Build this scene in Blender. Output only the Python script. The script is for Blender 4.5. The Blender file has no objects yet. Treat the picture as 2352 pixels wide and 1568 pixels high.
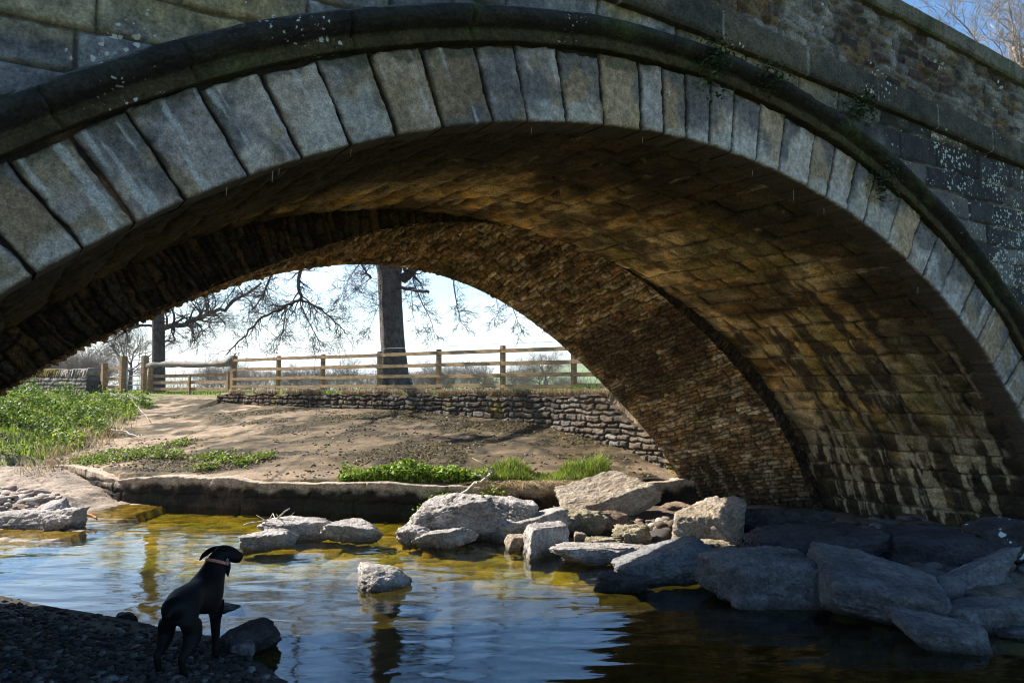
import bpy, bmesh, math, random
import numpy as np
from mathutils import Vector, Matrix, Euler

# ------------------------------------------------------------------ camera, sky, sun, exposure
SC = bpy.context.scene
COL = SC.collection
CAM_Z = 1.95
FPX, HORIZ = 1800.0, 896.0            # focal length / horizon row on a 2352 x 1568 frame
PITCH = math.atan((HORIZ - 784) / FPX)
cam_data = bpy.data.cameras.new('camera')
cam = bpy.data.objects.new('camera', cam_data)
COL.objects.link(cam)
cam.location = (0, 0, CAM_Z)
cam.rotation_euler = (math.pi / 2 + PITCH, 0, 0)
cam_data.sensor_width = 36.0
cam_data.lens = 36.0 * FPX / 2352
cam_data.clip_start = 0.05
cam_data.clip_end = 20000
SC.camera = cam
SC.render.resolution_x, SC.render.resolution_y = 1024, 682

SUN_AZ, SUN_EL = math.radians(-66), math.radians(39.5)     # azimuth from +Y, negative = left
sun_data = bpy.data.lights.new('sun', 'SUN')
sun_data.energy = 4.6
sun_data.angle = math.radians(0.5)
sun_data.color = (1.0, 0.93, 0.82)
sun = bpy.data.objects.new('sun', sun_data)
COL.objects.link(sun)
SUN_DIR = Vector((math.sin(SUN_AZ) * math.cos(SUN_EL), math.cos(SUN_AZ) * math.cos(SUN_EL), math.sin(SUN_EL)))
sun.rotation_euler = SUN_DIR.to_track_quat('Z', 'Y').to_euler()
sun.location = (-30, 30, 40)

world = bpy.data.worlds.new('World')
SC.world = world
world.use_nodes = True
nt = world.node_tree
for n in list(nt.nodes):
    nt.nodes.remove(n)
wo = nt.nodes.new('ShaderNodeOutputWorld')
bg = nt.nodes.new('ShaderNodeBackground')
sky = nt.nodes.new('ShaderNodeTexSky')
sky.sky_type = 'NISHITA'
sky.sun_disc = False
sky.sun_elevation = SUN_EL
sky.sun_rotation = SUN_AZ
sky.air_density = 1.0
sky.dust_density = 0.6
sky.ozone_density = 2.0
sat = nt.nodes.new('ShaderNodeHueSaturation')
sat.inputs['Saturation'].default_value = 1.26
tc = nt.nodes.new('ShaderNodeTexCoord')
mp = nt.nodes.new('ShaderNodeMapping')
mp.inputs['Scale'].default_value = (1.6, 1.6, 7.0)
cn = nt.nodes.new('ShaderNodeTexNoise')
cn.inputs['Scale'].default_value = 2.2
cn.inputs['Detail'].default_value = 7
cn.inputs['Roughness'].default_value = 0.55
cr = nt.nodes.new('ShaderNodeMapRange')
cr.inputs['From Min'].default_value = 0.47
cr.inputs['From Max'].default_value = 0.72
sepz = nt.nodes.new('ShaderNodeSeparateXYZ')
hz = nt.nodes.new('ShaderNodeMapRange')          # clouds and pale air thin out upwards
hz.inputs['From Min'].default_value = 0.04
hz.inputs['From Max'].default_value = 0.25
hz.inputs['To Min'].default_value = 1.0
hz.inputs['To Max'].default_value = 0.0
mul = nt.nodes.new('ShaderNodeMath'); mul.operation = 'MULTIPLY'
mulb = nt.nodes.new('ShaderNodeMath'); mulb.operation = 'MULTIPLY'; mulb.inputs[1].default_value = 0.75
mx = nt.nodes.new('ShaderNodeMix'); mx.data_type = 'RGBA'
mx.inputs['B'].default_value = (5.6, 6.0, 6.5, 1)
L = nt.links.new
hz2 = nt.nodes.new('ShaderNodeMapRange')         # white air close to the horizon
hz2.inputs['From Min'].default_value = -0.02
hz2.inputs['From Max'].default_value = 0.13
hz2.inputs['To Min'].default_value = 0.72
hz2.inputs['To Max'].default_value = 0.0
hz2.interpolation_type = 'SMOOTHSTEP'
mx2 = nt.nodes.new('ShaderNodeMix'); mx2.data_type = 'RGBA'
mx2.inputs['B'].default_value = (3.3, 4.2, 5.3, 1)
L(tc.outputs['Generated'], mp.inputs['Vector'])
L(mp.outputs['Vector'], cn.inputs['Vector'])
L(cn.outputs['Fac'], cr.inputs['Value'])
L(tc.outputs['Generated'], sepz.inputs['Vector'])
L(sepz.outputs['Z'], hz.inputs['Value'])
L(cr.outputs['Result'], mul.inputs[0])
L(hz.outputs['Result'], mul.inputs[1])
L(mul.outputs[0], mulb.inputs[0])
L(sky.outputs['Color'], sat.inputs['Color'])
L(mulb.outputs[0], mx.inputs['Factor'])
L(sat.outputs['Color'], mx2.inputs['A'])
L(sepz.outputs['Z'], hz2.inputs['Value'])
L(hz2.outputs['Result'], mx2.inputs['Factor'])
L(mx2.outputs['Result'], mx.inputs['A'])
L(mx.outputs['Result'], bg.inputs['Color'])
bg.inputs['Strength'].default_value = 0.075
L(bg.outputs['Background'], wo.inputs['Surface'])

SC.view_settings.view_transform = 'Standard'
SC.view_settings.look = 'None'
SC.view_settings.exposure = 1.62
SC.view_settings.gamma = 1.0
SC.view_settings.use_curve_mapping = False
SC.cycles.use_denoising = True
SC.cycles.filter_width = 1.05
SC.cycles.blur_glossy = 0.10
SC.cycles.max_bounces = 8
SC.cycles.diffuse_bounces = 4
SC.cycles.volume_bounces = 2
SC.cycles.transparent_max_bounces = 12

# ------------------------------------------------------------------ helpers
def ray(px, py):
    u = (px - 1176) / FPX; w = (784 - py) / FPX
    c, s = math.cos(PITCH), math.sin(PITCH)
    return np.array([u, c - w * s, s + w * c])

def P(px, py, z=0.0):
    r = ray(px, py); t = (z - CAM_Z) / r[2]
    return np.array([r[0] * t, r[1] * t, z])

def PY(px, py, Y):
    r = ray(px, py); t = Y / r[1]
    return np.array([r[0] * t, Y, CAM_Z + r[2] * t])

def _h(ix, iy, iz, seed):
    M = 0xFFFFFFFF
    n = (ix.astype(np.int64) * 374761393 + iy.astype(np.int64) * 668265263 + iz.astype(np.int64) * 1440662683 + seed * 982451653) & M
    n = ((n ^ (n >> 13)) * 1274126177) & M
    n = ((n ^ (n >> 15)) * 2246822519) & M
    return ((n ^ (n >> 16)) & 0xFFFFFF) / float(0xFFFFFF)

def vnoise(p, seed=0):
    p = np.asarray(p, float)
    if p.shape[-1] == 2:
        i = np.floor(p).astype(np.int64); f = p - i; f = f * f * (3 - 2 * f)
        z = np.zeros_like(i[..., 0])
        a = _h(i[..., 0], i[..., 1], z, seed); b = _h(i[..., 0] + 1, i[..., 1], z, seed)
        c = _h(i[..., 0], i[..., 1] + 1, z, seed); d = _h(i[..., 0] + 1, i[..., 1] + 1, z, seed)
        x, y = f[..., 0], f[..., 1]
        return (a * (1 - x) + b * x) * (1 - y) + (c * (1 - x) + d * x) * y
    i = np.floor(p).astype(np.int64); f = p - i; f = f * f * (3 - 2 * f)
    r = 0
    for dx in (0, 1):
        wx = f[..., 0] if dx else 1 - f[..., 0]
        for dy in (0, 1):
            wy = f[..., 1] if dy else 1 - f[..., 1]
            for dz in (0, 1):
                wz = f[..., 2] if dz else 1 - f[..., 2]
                r = r + wx * wy * wz * _h(i[..., 0] + dx, i[..., 1] + dy, i[..., 2] + dz, seed)
    return r

def fbm(p, oct=4, seed=0, gain=0.5):
    p = np.asarray(p, float); a, s, t = 1.0, 0.0, 0.0
    for k in range(oct):
        s = s + a * (vnoise(p * (2.03 ** k) + 17.3 * k, seed + k) - 0.5); t += a; a *= gain
    return s / t * 2            # about -1 .. 1

def worley(p, seed=0, jit=0.9):
    i = np.floor(p).astype(np.int64)
    d1 = np.full(len(p), 9.0); d2 = np.full(len(p), 9.0); cid = np.zeros(len(p))
    for dx in (-1, 0, 1):
        for dy in (-1, 0, 1):
            cx, cy = i[:, 0] + dx, i[:, 1] + dy
            z = np.zeros_like(cx)
            qx = cx + 0.5 + jit * (_h(cx, cy, z, seed) - 0.5); qy = cy + 0.5 + jit * (_h(cx, cy, z + 1, seed) - 0.5)
            d = np.hypot(p[:, 0] - qx, p[:, 1] - qy)
            near = d < d1
            d2 = np.where(near, d1, np.minimum(d2, d))
            cid = np.where(near, _h(cx, cy, z + 2, seed), cid)
            d1 = np.where(near, d, d1)
    return d1, d2, cid

def sstep(a, b, x):
    t = np.clip((np.asarray(x, float) - a) / (b - a), 0, 1)
    return t * t * (3 - 2 * t)

def mixc(a, b, t):
    t = np.asarray(t)[..., None]
    return np.asarray(a) * (1 - t) + np.asarray(b) * t

def mk(name, V, faces, mat, parent=None, col=None, smooth=True):
    """one mesh object from numpy arrays; faces = array or list of arrays of equal-size faces"""
    V = np.asarray(V, np.float32).reshape(-1, 3)
    if parent is not None:
        V = V - np.array(parent.location, np.float32)
    if isinstance(faces, np.ndarray):
        faces = [faces]
    faces = [np.asarray(f, np.int32) for f in faces if len(f)]
    me = bpy.data.meshes.new(name)
    me.vertices.add(len(V)); me.vertices.foreach_set('co', V.ravel())
    li = np.concatenate([f.ravel() for f in faces])
    sizes = np.concatenate([np.full(len(f), f.shape[1], np.int32) for f in faces])
    starts = np.concatenate([[0], np.cumsum(sizes)[:-1]]).astype(np.int32)
    me.loops.add(len(li)); me.loops.foreach_set('vertex_index', li)
    me.polygons.add(len(sizes)); me.polygons.foreach_set('loop_start', starts)
    me.polygons.foreach_set('use_smooth', np.full(len(sizes), smooth, bool))
    me.update(calc_edges=True)
    me.validate()
    if col is not None:
        c = np.ones((len(V), 4), np.float32); c[:, :3] = np.clip(col, 0, 1)
        a = me.color_attributes.new('col', 'FLOAT_COLOR', 'POINT')
        a.data.foreach_set('color', c.ravel())
    me.materials.append(mat)
    o = bpy.data.objects.new(name, me)
    COL.objects.link(o)
    if parent is not None:
        o.parent = parent
    return o

def tag(o, label, cat, group=None):
    o['label'] = label; o['category'] = cat
    if group: o['group'] = group
    return o

def struct(o):
    o['kind'] = 'structure'; return o

def stuff(o, label=None, cat=None):
    o['kind'] = 'stuff'
    if label: tag(o, label, cat)
    return o

def thing(name, loc, label, cat, group=None):
    o = bpy.data.objects.new(name, None); COL.objects.link(o)
    o.empty_display_size = 0.2
    o.location = tuple(float(v) for v in loc)
    return tag(o, label, cat, group)

def gridq(nu, nv, keep=None):
    i = np.arange(nu - 1)[:, None] * nv + np.arange(nv - 1)[None, :]
    q = np.stack([i, i + nv, i + nv + 1, i + 1], -1).reshape(-1, 4)
    if keep is not None:
        q = q[keep.reshape(-1)[q].all(1)]
    return q

def compact(V, q, col=None):
    used = np.unique(q); m = np.full(len(V), -1); m[used] = np.arange(len(used))
    return V[used], m[q], (None if col is None else col[used])

class Geo:
    """collects boxes, tubes and loose faces for one mesh"""
    def __init__(s): s.V = []; s.Q = []; s.T = []; s.C = []; s.n = 0
    def add(s, v, q=None, t=None, c=None):
        v = np.asarray(v, float)
        if q is not None and len(q): s.Q.append(np.asarray(q) + s.n)
        if t is not None and len(t): s.T.append(np.asarray(t) + s.n)
        s.V.append(v); s.n += len(v)
        if c is not None: s.C.append(np.broadcast_to(np.asarray(c, float), (len(v), 3)))
    def tube(s, pts, rad, sides=5, c=None, cap=True):
        pts = np.asarray(pts, float); n = len(pts)
        rad = np.broadcast_to(np.asarray(rad, float), (n,))
        t = np.gradient(pts, axis=0); t /= np.linalg.norm(t, axis=1)[:, None] + 1e-12
        ref = np.array([0, 0, 1.0]) if abs(t[:, 2]).mean() < 0.8 else np.array([1.0, 0.2, 0])
        a = np.cross(t, ref); a /= np.linalg.norm(a, axis=1)[:, None] + 1e-12
        b = np.cross(t, a)
        th = np.arange(sides) / sides * 2 * np.pi
        ring = pts[:, None] + rad[:, None, None] * (np.cos(th)[None, :, None] * a[:, None] + np.sin(th)[None, :, None] * b[:, None])
        v = ring.reshape(-1, 3)
        i = np.arange(n - 1)[:, None] * sides; j = np.arange(sides)[None]; k = (j + 1) % sides
        q = np.stack([i + j, i + k, i + sides + k, i + sides + j], -1).reshape(-1, 4)
        tr = None
        if cap:
            v = np.vstack([v, pts[:1], pts[-1:]])
            e = (n - 1) * sides; m = n * sides
            tr = np.vstack([np.stack([np.full(sides, m), (np.arange(sides) + 1) % sides, np.arange(sides)], 1),
                            np.stack([np.full(sides, m + 1), e + np.arange(sides), e + (np.arange(sides) + 1) % sides], 1)])
        s.add(v, q, tr, c)
    def box(s, c, size, M=None, c_=None, bevel=0.0, jit=0.0, rng=None):
        """bevelled box with optional 3x3 orientation"""
        hx, hy, hz_ = np.asarray(size, float) / 2; b = min(bevel, hx * .9, hy * .9, hz_ * .9)
        bm = bmesh.new(); bmesh.ops.create_cube(bm, size=1.0)
        for v in bm.verts: v.co = Vector((v.co.x * 2 * hx, v.co.y * 2 * hy, v.co.z * 2 * hz_))
        if b > 0: bmesh.ops.bevel(bm, geom=bm.edges[:], offset=b, segments=2, affect='EDGES')
        bm.verts.ensure_lookup_table()
        v = np.array([x.co for x in bm.verts]); bmesh.ops.triangulate(bm, faces=bm.faces[:])
        t = np.array([[x.index for x in f.verts] for f in bm.faces]); bm.free()
        if jit and rng is not None: v = v + rng.normal(0, jit, v.shape)
        if M is not None: v = v @ np.asarray(M).T
        s.add(v + np.asarray(c), None, t, c_)
    def build(s, name, mat, parent=None, smooth=True):
        V = np.vstack(s.V); F = []
        if s.Q: F.append(np.vstack(s.Q))
        if s.T: F.append(np.vstack(s.T))
        return mk(name, V, F, mat, parent, np.vstack(s.C) if s.C else None, smooth)

def rotz(a):
    c, s = math.cos(a), math.sin(a); return np.array([[c, -s, 0], [s, c, 0], [0, 0, 1.0]])

def eulm(x, y, z): return np.array(Euler((x, y, z)).to_matrix())

# ------------------------------------------------------------------ materials
def nodes_of(name):
    m = bpy.data.materials.new(name); m.use_nodes = True
    t = m.node_tree
    for n in list(t.nodes): t.nodes.remove(n)
    return m, t

def stone_mat(name, base=(0.3, 0.3, 0.3), attr=True, rough=0.9, fine=40.0, mid=6.0, var=0.45, bump=0.5, bdist=0.01,
              lichen=None, spec=0.25, lichen_x=None):
    """vertex colour x noise; optional pale lichen rosettes (scale, size, cover, colour)"""
    m, t = nodes_of(name); N = t.nodes.new; K = t.links.new
    out = N('ShaderNodeOutputMaterial'); bs = N('ShaderNodeBsdfPrincipled')
    tc = N('ShaderNodeTexCoord')
    n1 = N('ShaderNodeTexNoise'); n1.inputs['Scale'].default_value = fine; n1.inputs['Detail'].default_value = 6; n1.inputs['Roughness'].default_value = 0.7
    n2 = N('ShaderNodeTexNoise'); n2.inputs['Scale'].default_value = mid; n2.inputs['Detail'].default_value = 5; n2.inputs['Roughness'].default_value = 0.65
    K(tc.outputs['Object'], n1.inputs['Vector']); K(tc.outputs['Object'], n2.inputs['Vector'])
    if attr:
        a = N('ShaderNodeAttribute'); a.attribute_name = 'col'; csrc = a.outputs['Color']
    else:
        a = N('ShaderNodeRGB'); a.outputs[0].default_value = (*base, 1); csrc = a.outputs[0]
    r1 = N('ShaderNodeMapRange'); r1.inputs['From Min'].default_value = 0.36; r1.inputs['From Max'].default_value = 0.64
    r1.inputs['To Min'].default_value = 1 - var; r1.inputs['To Max'].default_value = 1 + var
    r2 = N('ShaderNodeMapRange'); r2.inputs['From Min'].default_value = 0.36; r2.inputs['From Max'].default_value = 0.64
    r2.inputs['To Min'].default_value = 1 - var * 0.7; r2.inputs['To Max'].default_value = 1 + var * 0.7
    K(n1.outputs['Fac'], r1.inputs['Value']); K(n2.outputs['Fac'], r2.inputs['Value'])
    mm = N('ShaderNodeMath'); mm.operation = 'MULTIPLY'; K(r1.outputs[0], mm.inputs[0]); K(r2.outputs[0], mm.inputs[1])
    vm = N('ShaderNodeVectorMath'); vm.operation = 'SCALE'; K(csrc, vm.inputs[0]); K(mm.outputs[0], vm.inputs['Scale'])
    c = vm.outputs[0]
    if lichen:
        lsc, lsize, lcover, lcol = lichen
        wp = N('ShaderNodeTexNoise'); wp.inputs['Scale'].default_value = lsc * 1.4; wp.inputs['Detail'].default_value = 3
        K(tc.outputs['Object'], wp.inputs['Vector'])
        wv = N('ShaderNodeMix'); wv.data_type = 'VECTOR'; wv.inputs['Factor'].default_value = 0.05
        K(tc.outputs['Object'], wv.inputs['A']); K(wp.outputs['Color'], wv.inputs['B'])
        vo = N('ShaderNodeTexVoronoi'); vo.inputs['Scale'].default_value = lsc * 1.7; K(wv.outputs['Result'] if 'Result' in [o.name for o in wv.outputs if o.enabled] else wv.outputs[1], vo.inputs['Vector'])
        cv = N('ShaderNodeTexNoise'); cv.inputs['Scale'].default_value = 1.7; cv.inputs['Detail'].default_value = 3
        K(tc.outputs['Object'], cv.inputs['Vector'])
        cm = N('ShaderNodeMapRange'); cm.inputs['From Min'].default_value = 0.56 - lcover; cm.inputs['From Max'].default_value = 0.78 - lcover
        cm.inputs['To Max'].default_value = lsize
        if lichen_x:                       # lichen thrives towards the right-hand end
            sp_ = N('ShaderNodeSeparateXYZ'); K(tc.outputs['Object'], sp_.inputs[0])
            mr_ = N('ShaderNodeMapRange'); mr_.inputs['From Min'].default_value = lichen_x[0] - 6.6; mr_.inputs['From Max'].default_value = lichen_x[1] - 6.6; mr_.inputs['To Max'].default_value = lichen_x[2]; K(sp_.outputs[0], mr_.inputs['Value'])
            ad_ = N('ShaderNodeMath'); K(cv.outputs['Fac'], ad_.inputs[0]); K(mr_.outputs[0], ad_.inputs[1]); K(ad_.outputs[0], cm.inputs['Value'])
        else:
            K(cv.outputs['Fac'], cm.inputs['Value'])
        sq_ = N('ShaderNodeMath'); sq_.operation = 'POWER'; sq_.inputs[1].default_value = 1.8
        sx = N('ShaderNodeSeparateColor'); K(vo.outputs['Color'], sx.inputs[0])
        pw = N('ShaderNodeMath'); pw.operation = 'MULTIPLY'; K(sx.outputs[0], sq_.inputs[0]); K(cm.outputs[0], pw.inputs[0]); K(sq_.outputs[0], pw.inputs[1])
        lt = N('ShaderNodeMath'); lt.operation = 'SUBTRACT'; K(pw.outputs[0], lt.inputs[0]); K(vo.outputs['Distance'], lt.inputs[1])
        sm = N('ShaderNodeMapRange'); sm.inputs['From Min'].default_value = 0.0; sm.inputs['From Max'].default_value = 0.16; K(lt.outputs[0], sm.inputs['Value'])
        lm = N('ShaderNodeMix'); lm.data_type = 'RGBA'; lm.inputs['B'].default_value = (*lcol, 1)
        K(sm.outputs[0], lm.inputs['Factor']); K(c, lm.inputs['A']); c = lm.outputs['Result']
    K(c, bs.inputs['Base Color'])
    bs.inputs['Roughness'].default_value = rough
    bs.inputs['Specular IOR Level'].default_value = spec
    if bump:
        b1 = N('ShaderNodeBump'); b1.inputs['Strength'].default_value = bump; b1.inputs['Distance'].default_value = bdist
        K(n1.outputs['Fac'], b1.inputs['Height'])
        b2 = N('ShaderNodeBump'); b2.inputs['Strength'].default_value = bump * 0.7; b2.inputs['Distance'].default_value = bdist * 4
        K(n2.outputs['Fac'], b2.inputs['Height']); K(b1.outputs[0], b2.inputs['Normal'])
        K(b2.outputs[0], bs.inputs['Normal'])
    K(bs.outputs[0], out.inputs[0])
    return m

def leaf_mat(name, trans=0.35, rough=0.6, attr=True, base=(0.1, 0.15, 0.03)):
    m, t = nodes_of(name); N = t.nodes.new; K = t.links.new
    out = N('ShaderNodeOutputMaterial'); bs = N('ShaderNodeBsdfPrincipled'); tr = N('ShaderNodeBsdfTranslucent'); mx = N('ShaderNodeMixShader')
    a = N('ShaderNodeAttribute'); a.attribute_name = 'col'
    n1 = N('ShaderNodeTexNoise'); n1.inputs['Scale'].default_value = 9
    tc = N('ShaderNodeTexCoord'); K(tc.outputs['Object'], n1.inputs['Vector'])
    r1 = N('ShaderNodeMapRange'); r1.inputs['To Min'].default_value = 0.6; r1.inputs['To Max'].default_value = 1.4; K(n1.outputs['Fac'], r1.inputs['Value'])
    vm = N('ShaderNodeVectorMath'); vm.operation = 'SCALE'; K(a.outputs['Color'], vm.inputs[0]); K(r1.outputs[0], vm.inputs['Scale'])
    K(vm.outputs[0], bs.inputs['Base Color']); K(vm.outputs[0], tr.inputs['Color'])
    bs.inputs['Roughness'].default_value = rough; bs.inputs['Specular IOR Level'].default_value = 0.3
    mx.inputs['Fac'].default_value = trans
    K(bs.outputs[0], mx.inputs[1]); K(tr.outputs[0], mx.inputs[2]); K(mx.outputs[0], out.inputs[0])
    return m

def wood_mat(name, c1, c2, rough=0.8, sc=(3, 3, 40)):
    m, t = nodes_of(name); N = t.nodes.new; K = t.links.new
    out = N('ShaderNodeOutputMaterial'); bs = N('ShaderNodeBsdfPrincipled'); tc = N('ShaderNodeTexCoord'); mp = N('ShaderNodeMapping')
    mp.inputs['Scale'].default_value = sc
    n1 = N('ShaderNodeTexNoise'); n1.inputs['Scale'].default_value = 1.0; n1.inputs['Detail'].default_value = 6; n1.inputs['Distortion'].default_value = 0.6
    K(tc.outputs['Object'], mp.inputs['Vector']); K(mp.outputs[0], n1.inputs['Vector'])
    r = N('ShaderNodeMapRange'); r.inputs['From Min'].default_value = 0.33; r.inputs['From Max'].default_value = 0.68; K(n1.outputs['Fac'], r.inputs['Value'])
    mx = N('ShaderNodeMix'); mx.data_type = 'RGBA'; mx.inputs['A'].default_value = (*c1, 1); mx.inputs['B'].default_value = (*c2, 1)
    K(r.outputs[0], mx.inputs['Factor']); K(mx.outputs['Result'], bs.inputs['Base Color'])
    b = N('ShaderNodeBump'); b.inputs['Strength'].default_value = 0.5; b.inputs['Distance'].default_value = 0.01; K(n1.outputs['Fac'], b.inputs['Height'])
    K(b.outputs[0], bs.inputs['Normal']); bs.inputs['Roughness'].default_value = rough; bs.inputs['Specular IOR Level'].default_value = 0.25
    K(bs.outputs[0], out.inputs[0])
    return m

WHITE_LICHEN = (0.47, 0.48, 0.44)
M_ASHLAR = stone_mat('dressed sandstone', fine=55, mid=7, var=0.30, bump=0.45, lichen=(7.0, 0.5, 0.0, WHITE_LICHEN))
M_VOUSS = stone_mat('tooled sandstone voussoir', fine=95, mid=24, var=0.36, bump=1.0, bdist=0.008)
M_BAND = stone_mat('weathered black sandstone', fine=50, mid=8, var=0.5, bump=0.5, lichen=(17.0, 0.80, 0.10, WHITE_LICHEN))
M_HOOD = stone_mat('mossy moulding stone', fine=45, mid=7, var=0.5, bump=0.5, lichen=(19.0, 0.75, 0.02, WHITE_LICHEN))
M_RUBBLE = stone_mat('rubble parapet stone', fine=45, mid=9, var=0.45, bump=0.6, lichen=(11.0, 0.80, 0.10, WHITE_LICHEN))
M_VAULT = stone_mat('stained and shade-toned vault stone', fine=38, mid=6, var=0.45, bump=0.9, bdist=0.016)
M_INNER = stone_mat('rough rubble vault stone', fine=30, mid=10, var=0.55, bump=1.0, bdist=0.025)
M_WALL = stone_mat('retaining wall stone', fine=36, mid=8, var=0.45, bump=0.7, bdist=0.015)
M_GROUND = stone_mat('ground', fine=24, mid=3.2, var=0.40, bump=0.6, bdist=0.012)
M_ROCK = stone_mat('pale river rock', fine=28, mid=6.0, var=0.38, bump=1.0, bdist=0.03)
M_ROCK_L = stone_mat('lichen spotted rock', fine=26, mid=3.0, var=0.35, bump=0.7, bdist=0.012, lichen=(9.0, 0.8, 0.22, (0.6, 0.66, 0.68)))
M_PEBBLE = stone_mat('pebble', fine=60, mid=12, var=0.3, bump=0.2)
M_BARK = stone_mat('bark', base=(0.10, 0.085, 0.08), attr=False, fine=26, mid=5, var=0.5, bump=0.9, bdist=0.03)
M_TWIG = stone_mat('twig bark', base=(0.075, 0.06, 0.055), attr=False, fine=30, mid=6, var=0.4, bump=0)
M_TWIG_PALE = stone_mat('pale twig bark', base=(0.22, 0.19, 0.16), attr=False, fine=30, mid=6, var=0.4, bump=0)
M_GRASS = leaf_mat('grass blade', 0.4)
M_LEAF = leaf_mat('leaf', 0.35)
M_DRY = leaf_mat('dry grass', 0.3)
M_FENCE = wood_mat('treated softwood', (0.20, 0.125, 0.06), (0.40, 0.28, 0.16), sc=(5, 5, 30))
M_OLDWOOD = wood_mat('weathered log', (0.10, 0.085, 0.07), (0.26, 0.23, 0.20), sc=(3, 30, 30))
M_DRIFT = wood_mat('bleached driftwood', (0.28, 0.24, 0.19), (0.50, 0.45, 0.38), sc=(20, 20, 20))
M_WETWOOD = wood_mat('wet orange wood', (0.30, 0.10, 0.03), (0.50, 0.22, 0.09), sc=(20, 20, 20))
M_STEEL = stone_mat('galvanised steel', base=(0.42, 0.45, 0.48), attr=False, rough=0.45, var=0.15, bump=0.0, spec=0.6)
M_WIRE = stone_mat('wire', base=(0.25, 0.25, 0.26), attr=False, rough=0.5, var=0.1, bump=0.0, spec=0.6)
M_DARKPIPE = stone_mat('rusty dark pipe', base=(0.05, 0.045, 0.045), attr=False, rough=0.6, var=0.3, bump=0.2)
M_CALCITE = stone_mat('calcite', base=(0.40, 0.37, 0.30), attr=False, rough=0.6, var=0.2, bump=0.2)

# ================================================================== THE BRIDGE
A_W, A_X = math.radians(57.9), math.radians(-33.5)
BO = np.array([0.0, 5.4]); BD = np.array([math.sin(A_W), math.cos(A_W)]); BA = np.array([math.sin(A_X), math.cos(A_X)])
L1, L2 = 3.29, 5.1                     # end of the ashlar vault, end of the rubble vault

def BW(s, z, l):
    s, z, l = np.broadcast_arrays(s, z, l)
    xy = BO + s[..., None] * BD + l[..., None] * BA
    return np.concatenate([xy, z[..., None]], -1)

CS, CZ = 1.6, -2.2                     # centre of the polar description of the arches
E1p = [(-2.97, 2.44), (-2.59, 2.7), (-2.36, 2.85), (-2.12, 2.99), (-1.78, 3.18), (-1.48, 3.33), (-1.14, 3.48), (-0.86, 3.59), (-0.54, 3.7), (-0.15, 3.81), (0.16, 3.87), (0.5, 3.93), (0.85, 3.96), (1.23, 3.98), (1.68, 4.0), (1.94, 4.0), (2.26, 3.98), (2.81, 3.9), (3.21, 3.82), (3.78, 3.68), (4.26, 3.52), (4.42, 3.4), (5.14, 3.09), (5.77, 2.68), (6.26, 2.34), (6.69, 1.94), (7.0, 1.6), (7.36, 1.17), (7.6, 0.85), (7.9, 0.3)]
E2p = [(-2.94, 2.41), (-2.71, 2.61), (-2.51, 2.76), (-2.14, 3.01), (-1.81, 3.19), (-1.34, 3.39), (-0.86, 3.6), (-0.42, 3.76), (0.04, 3.87), (0.53, 3.93), (0.92, 3.95), (1.26, 3.95), (2.02, 3.92), (3.32, 3.67), (4.06, 3.54), (5.11, 3.11), (5.92, 2.62), (6.56, 2.14), (6.98, 1.62), (7.34, 1.17), (7.58, 0.9), (7.76, 0.29)]
E3p = [(-2.74, 2.08), (-2.46, 2.3), (-2.17, 2.5), (-1.8, 2.68), (-1.33, 2.92), (-0.85, 3.14), (-0.52, 3.25), (-0.07, 3.45), (0.38, 3.63), (0.66, 3.74), (1.06, 3.85), (1.45, 3.93), (1.92, 3.92), (4.82, 2.99), (5.49, 2.63), (6.22, 2.11), (6.75, 1.61), (7.2, 1.07), (7.34, 0.65), (7.46, 0.25)]
E4p = [(-2.91, 1.94), (-2.4, 2.29), (-1.98, 2.55), (-1.49, 2.78), (-0.74, 3.1), (-0.05, 3.37), (0.79, 3.61), (1.13, 3.66), (1.68, 3.6), (2.41, 3.45), (3.14, 3.21), (3.79, 2.88), (4.2, 2.63), (4.91, 2.17), (5.23, 1.85), (5.68, 1.51), (6.18, 1.0), (6.56, 0.52), (6.83, 0.09)]

def polar_fit(pts, deg=7):
    p = np.array(pts); th = np.arctan2(p[:, 1] - CZ, p[:, 0] - CS); r = np.hypot(p[:, 1] - CZ, p[:, 0] - CS)
    ell = lambda t: 1 / np.sqrt((np.cos(t) / 6.83) ** 2 + (np.sin(t) / 6.2) ** 2)
    q = r / ell(th)
    left, right = q[th.argmax()], q[th.argmin()]
    tl = np.radians([150, 155, 160, 165, 170]); tr = np.radians([2, 6, 10, 13])
    tr = tr[tr < th.min() - .05]
    T = np.concatenate([th, tl, tr]); Q = np.concatenate([q, np.full(len(tl), left), np.full(len(tr), right)])
    c = np.polyfit(T - 1.5, Q, deg, w=np.concatenate([np.ones(len(th)), np.full(len(tl) + len(tr), .5)]))
    return lambda t: np.polyval(c, np.asarray(t) - 1.5) * ell(np.asarray(t))
R1, R2, R4 = polar_fit(E1p), polar_fit(E2p), polar_fit(E4p, 8)
_R3 = polar_fit(E3p, 8)
def R3(t):
    a, b = _R3(t), R2(t) - 0.006
    return np.minimum(a, b)
def PT(th, r): return CS + r * np.cos(th), CZ + r * np.sin(th)
def theta_of_s(s):
    lo, hi = math.radians(3), math.radians(172)
    for _ in range(50):
        m = (lo + hi) / 2
        if PT(m, R1(m))[0] > s: lo = m
        else: hi = m
    return lo
RING = 0.555
SKEY = np.array([(-10, 4.2), (-4, 4.72), (-1, 4.9), (0.84, 4.945), (1.6, 4.93), (3.33, 4.84), (5.7, 4.71), (7.25, 4.60), (10, 4.33), (15, 3.75)])
def s_low(s): return np.interp(s, SKEY[:, 0], SKEY[:, 1])

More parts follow.
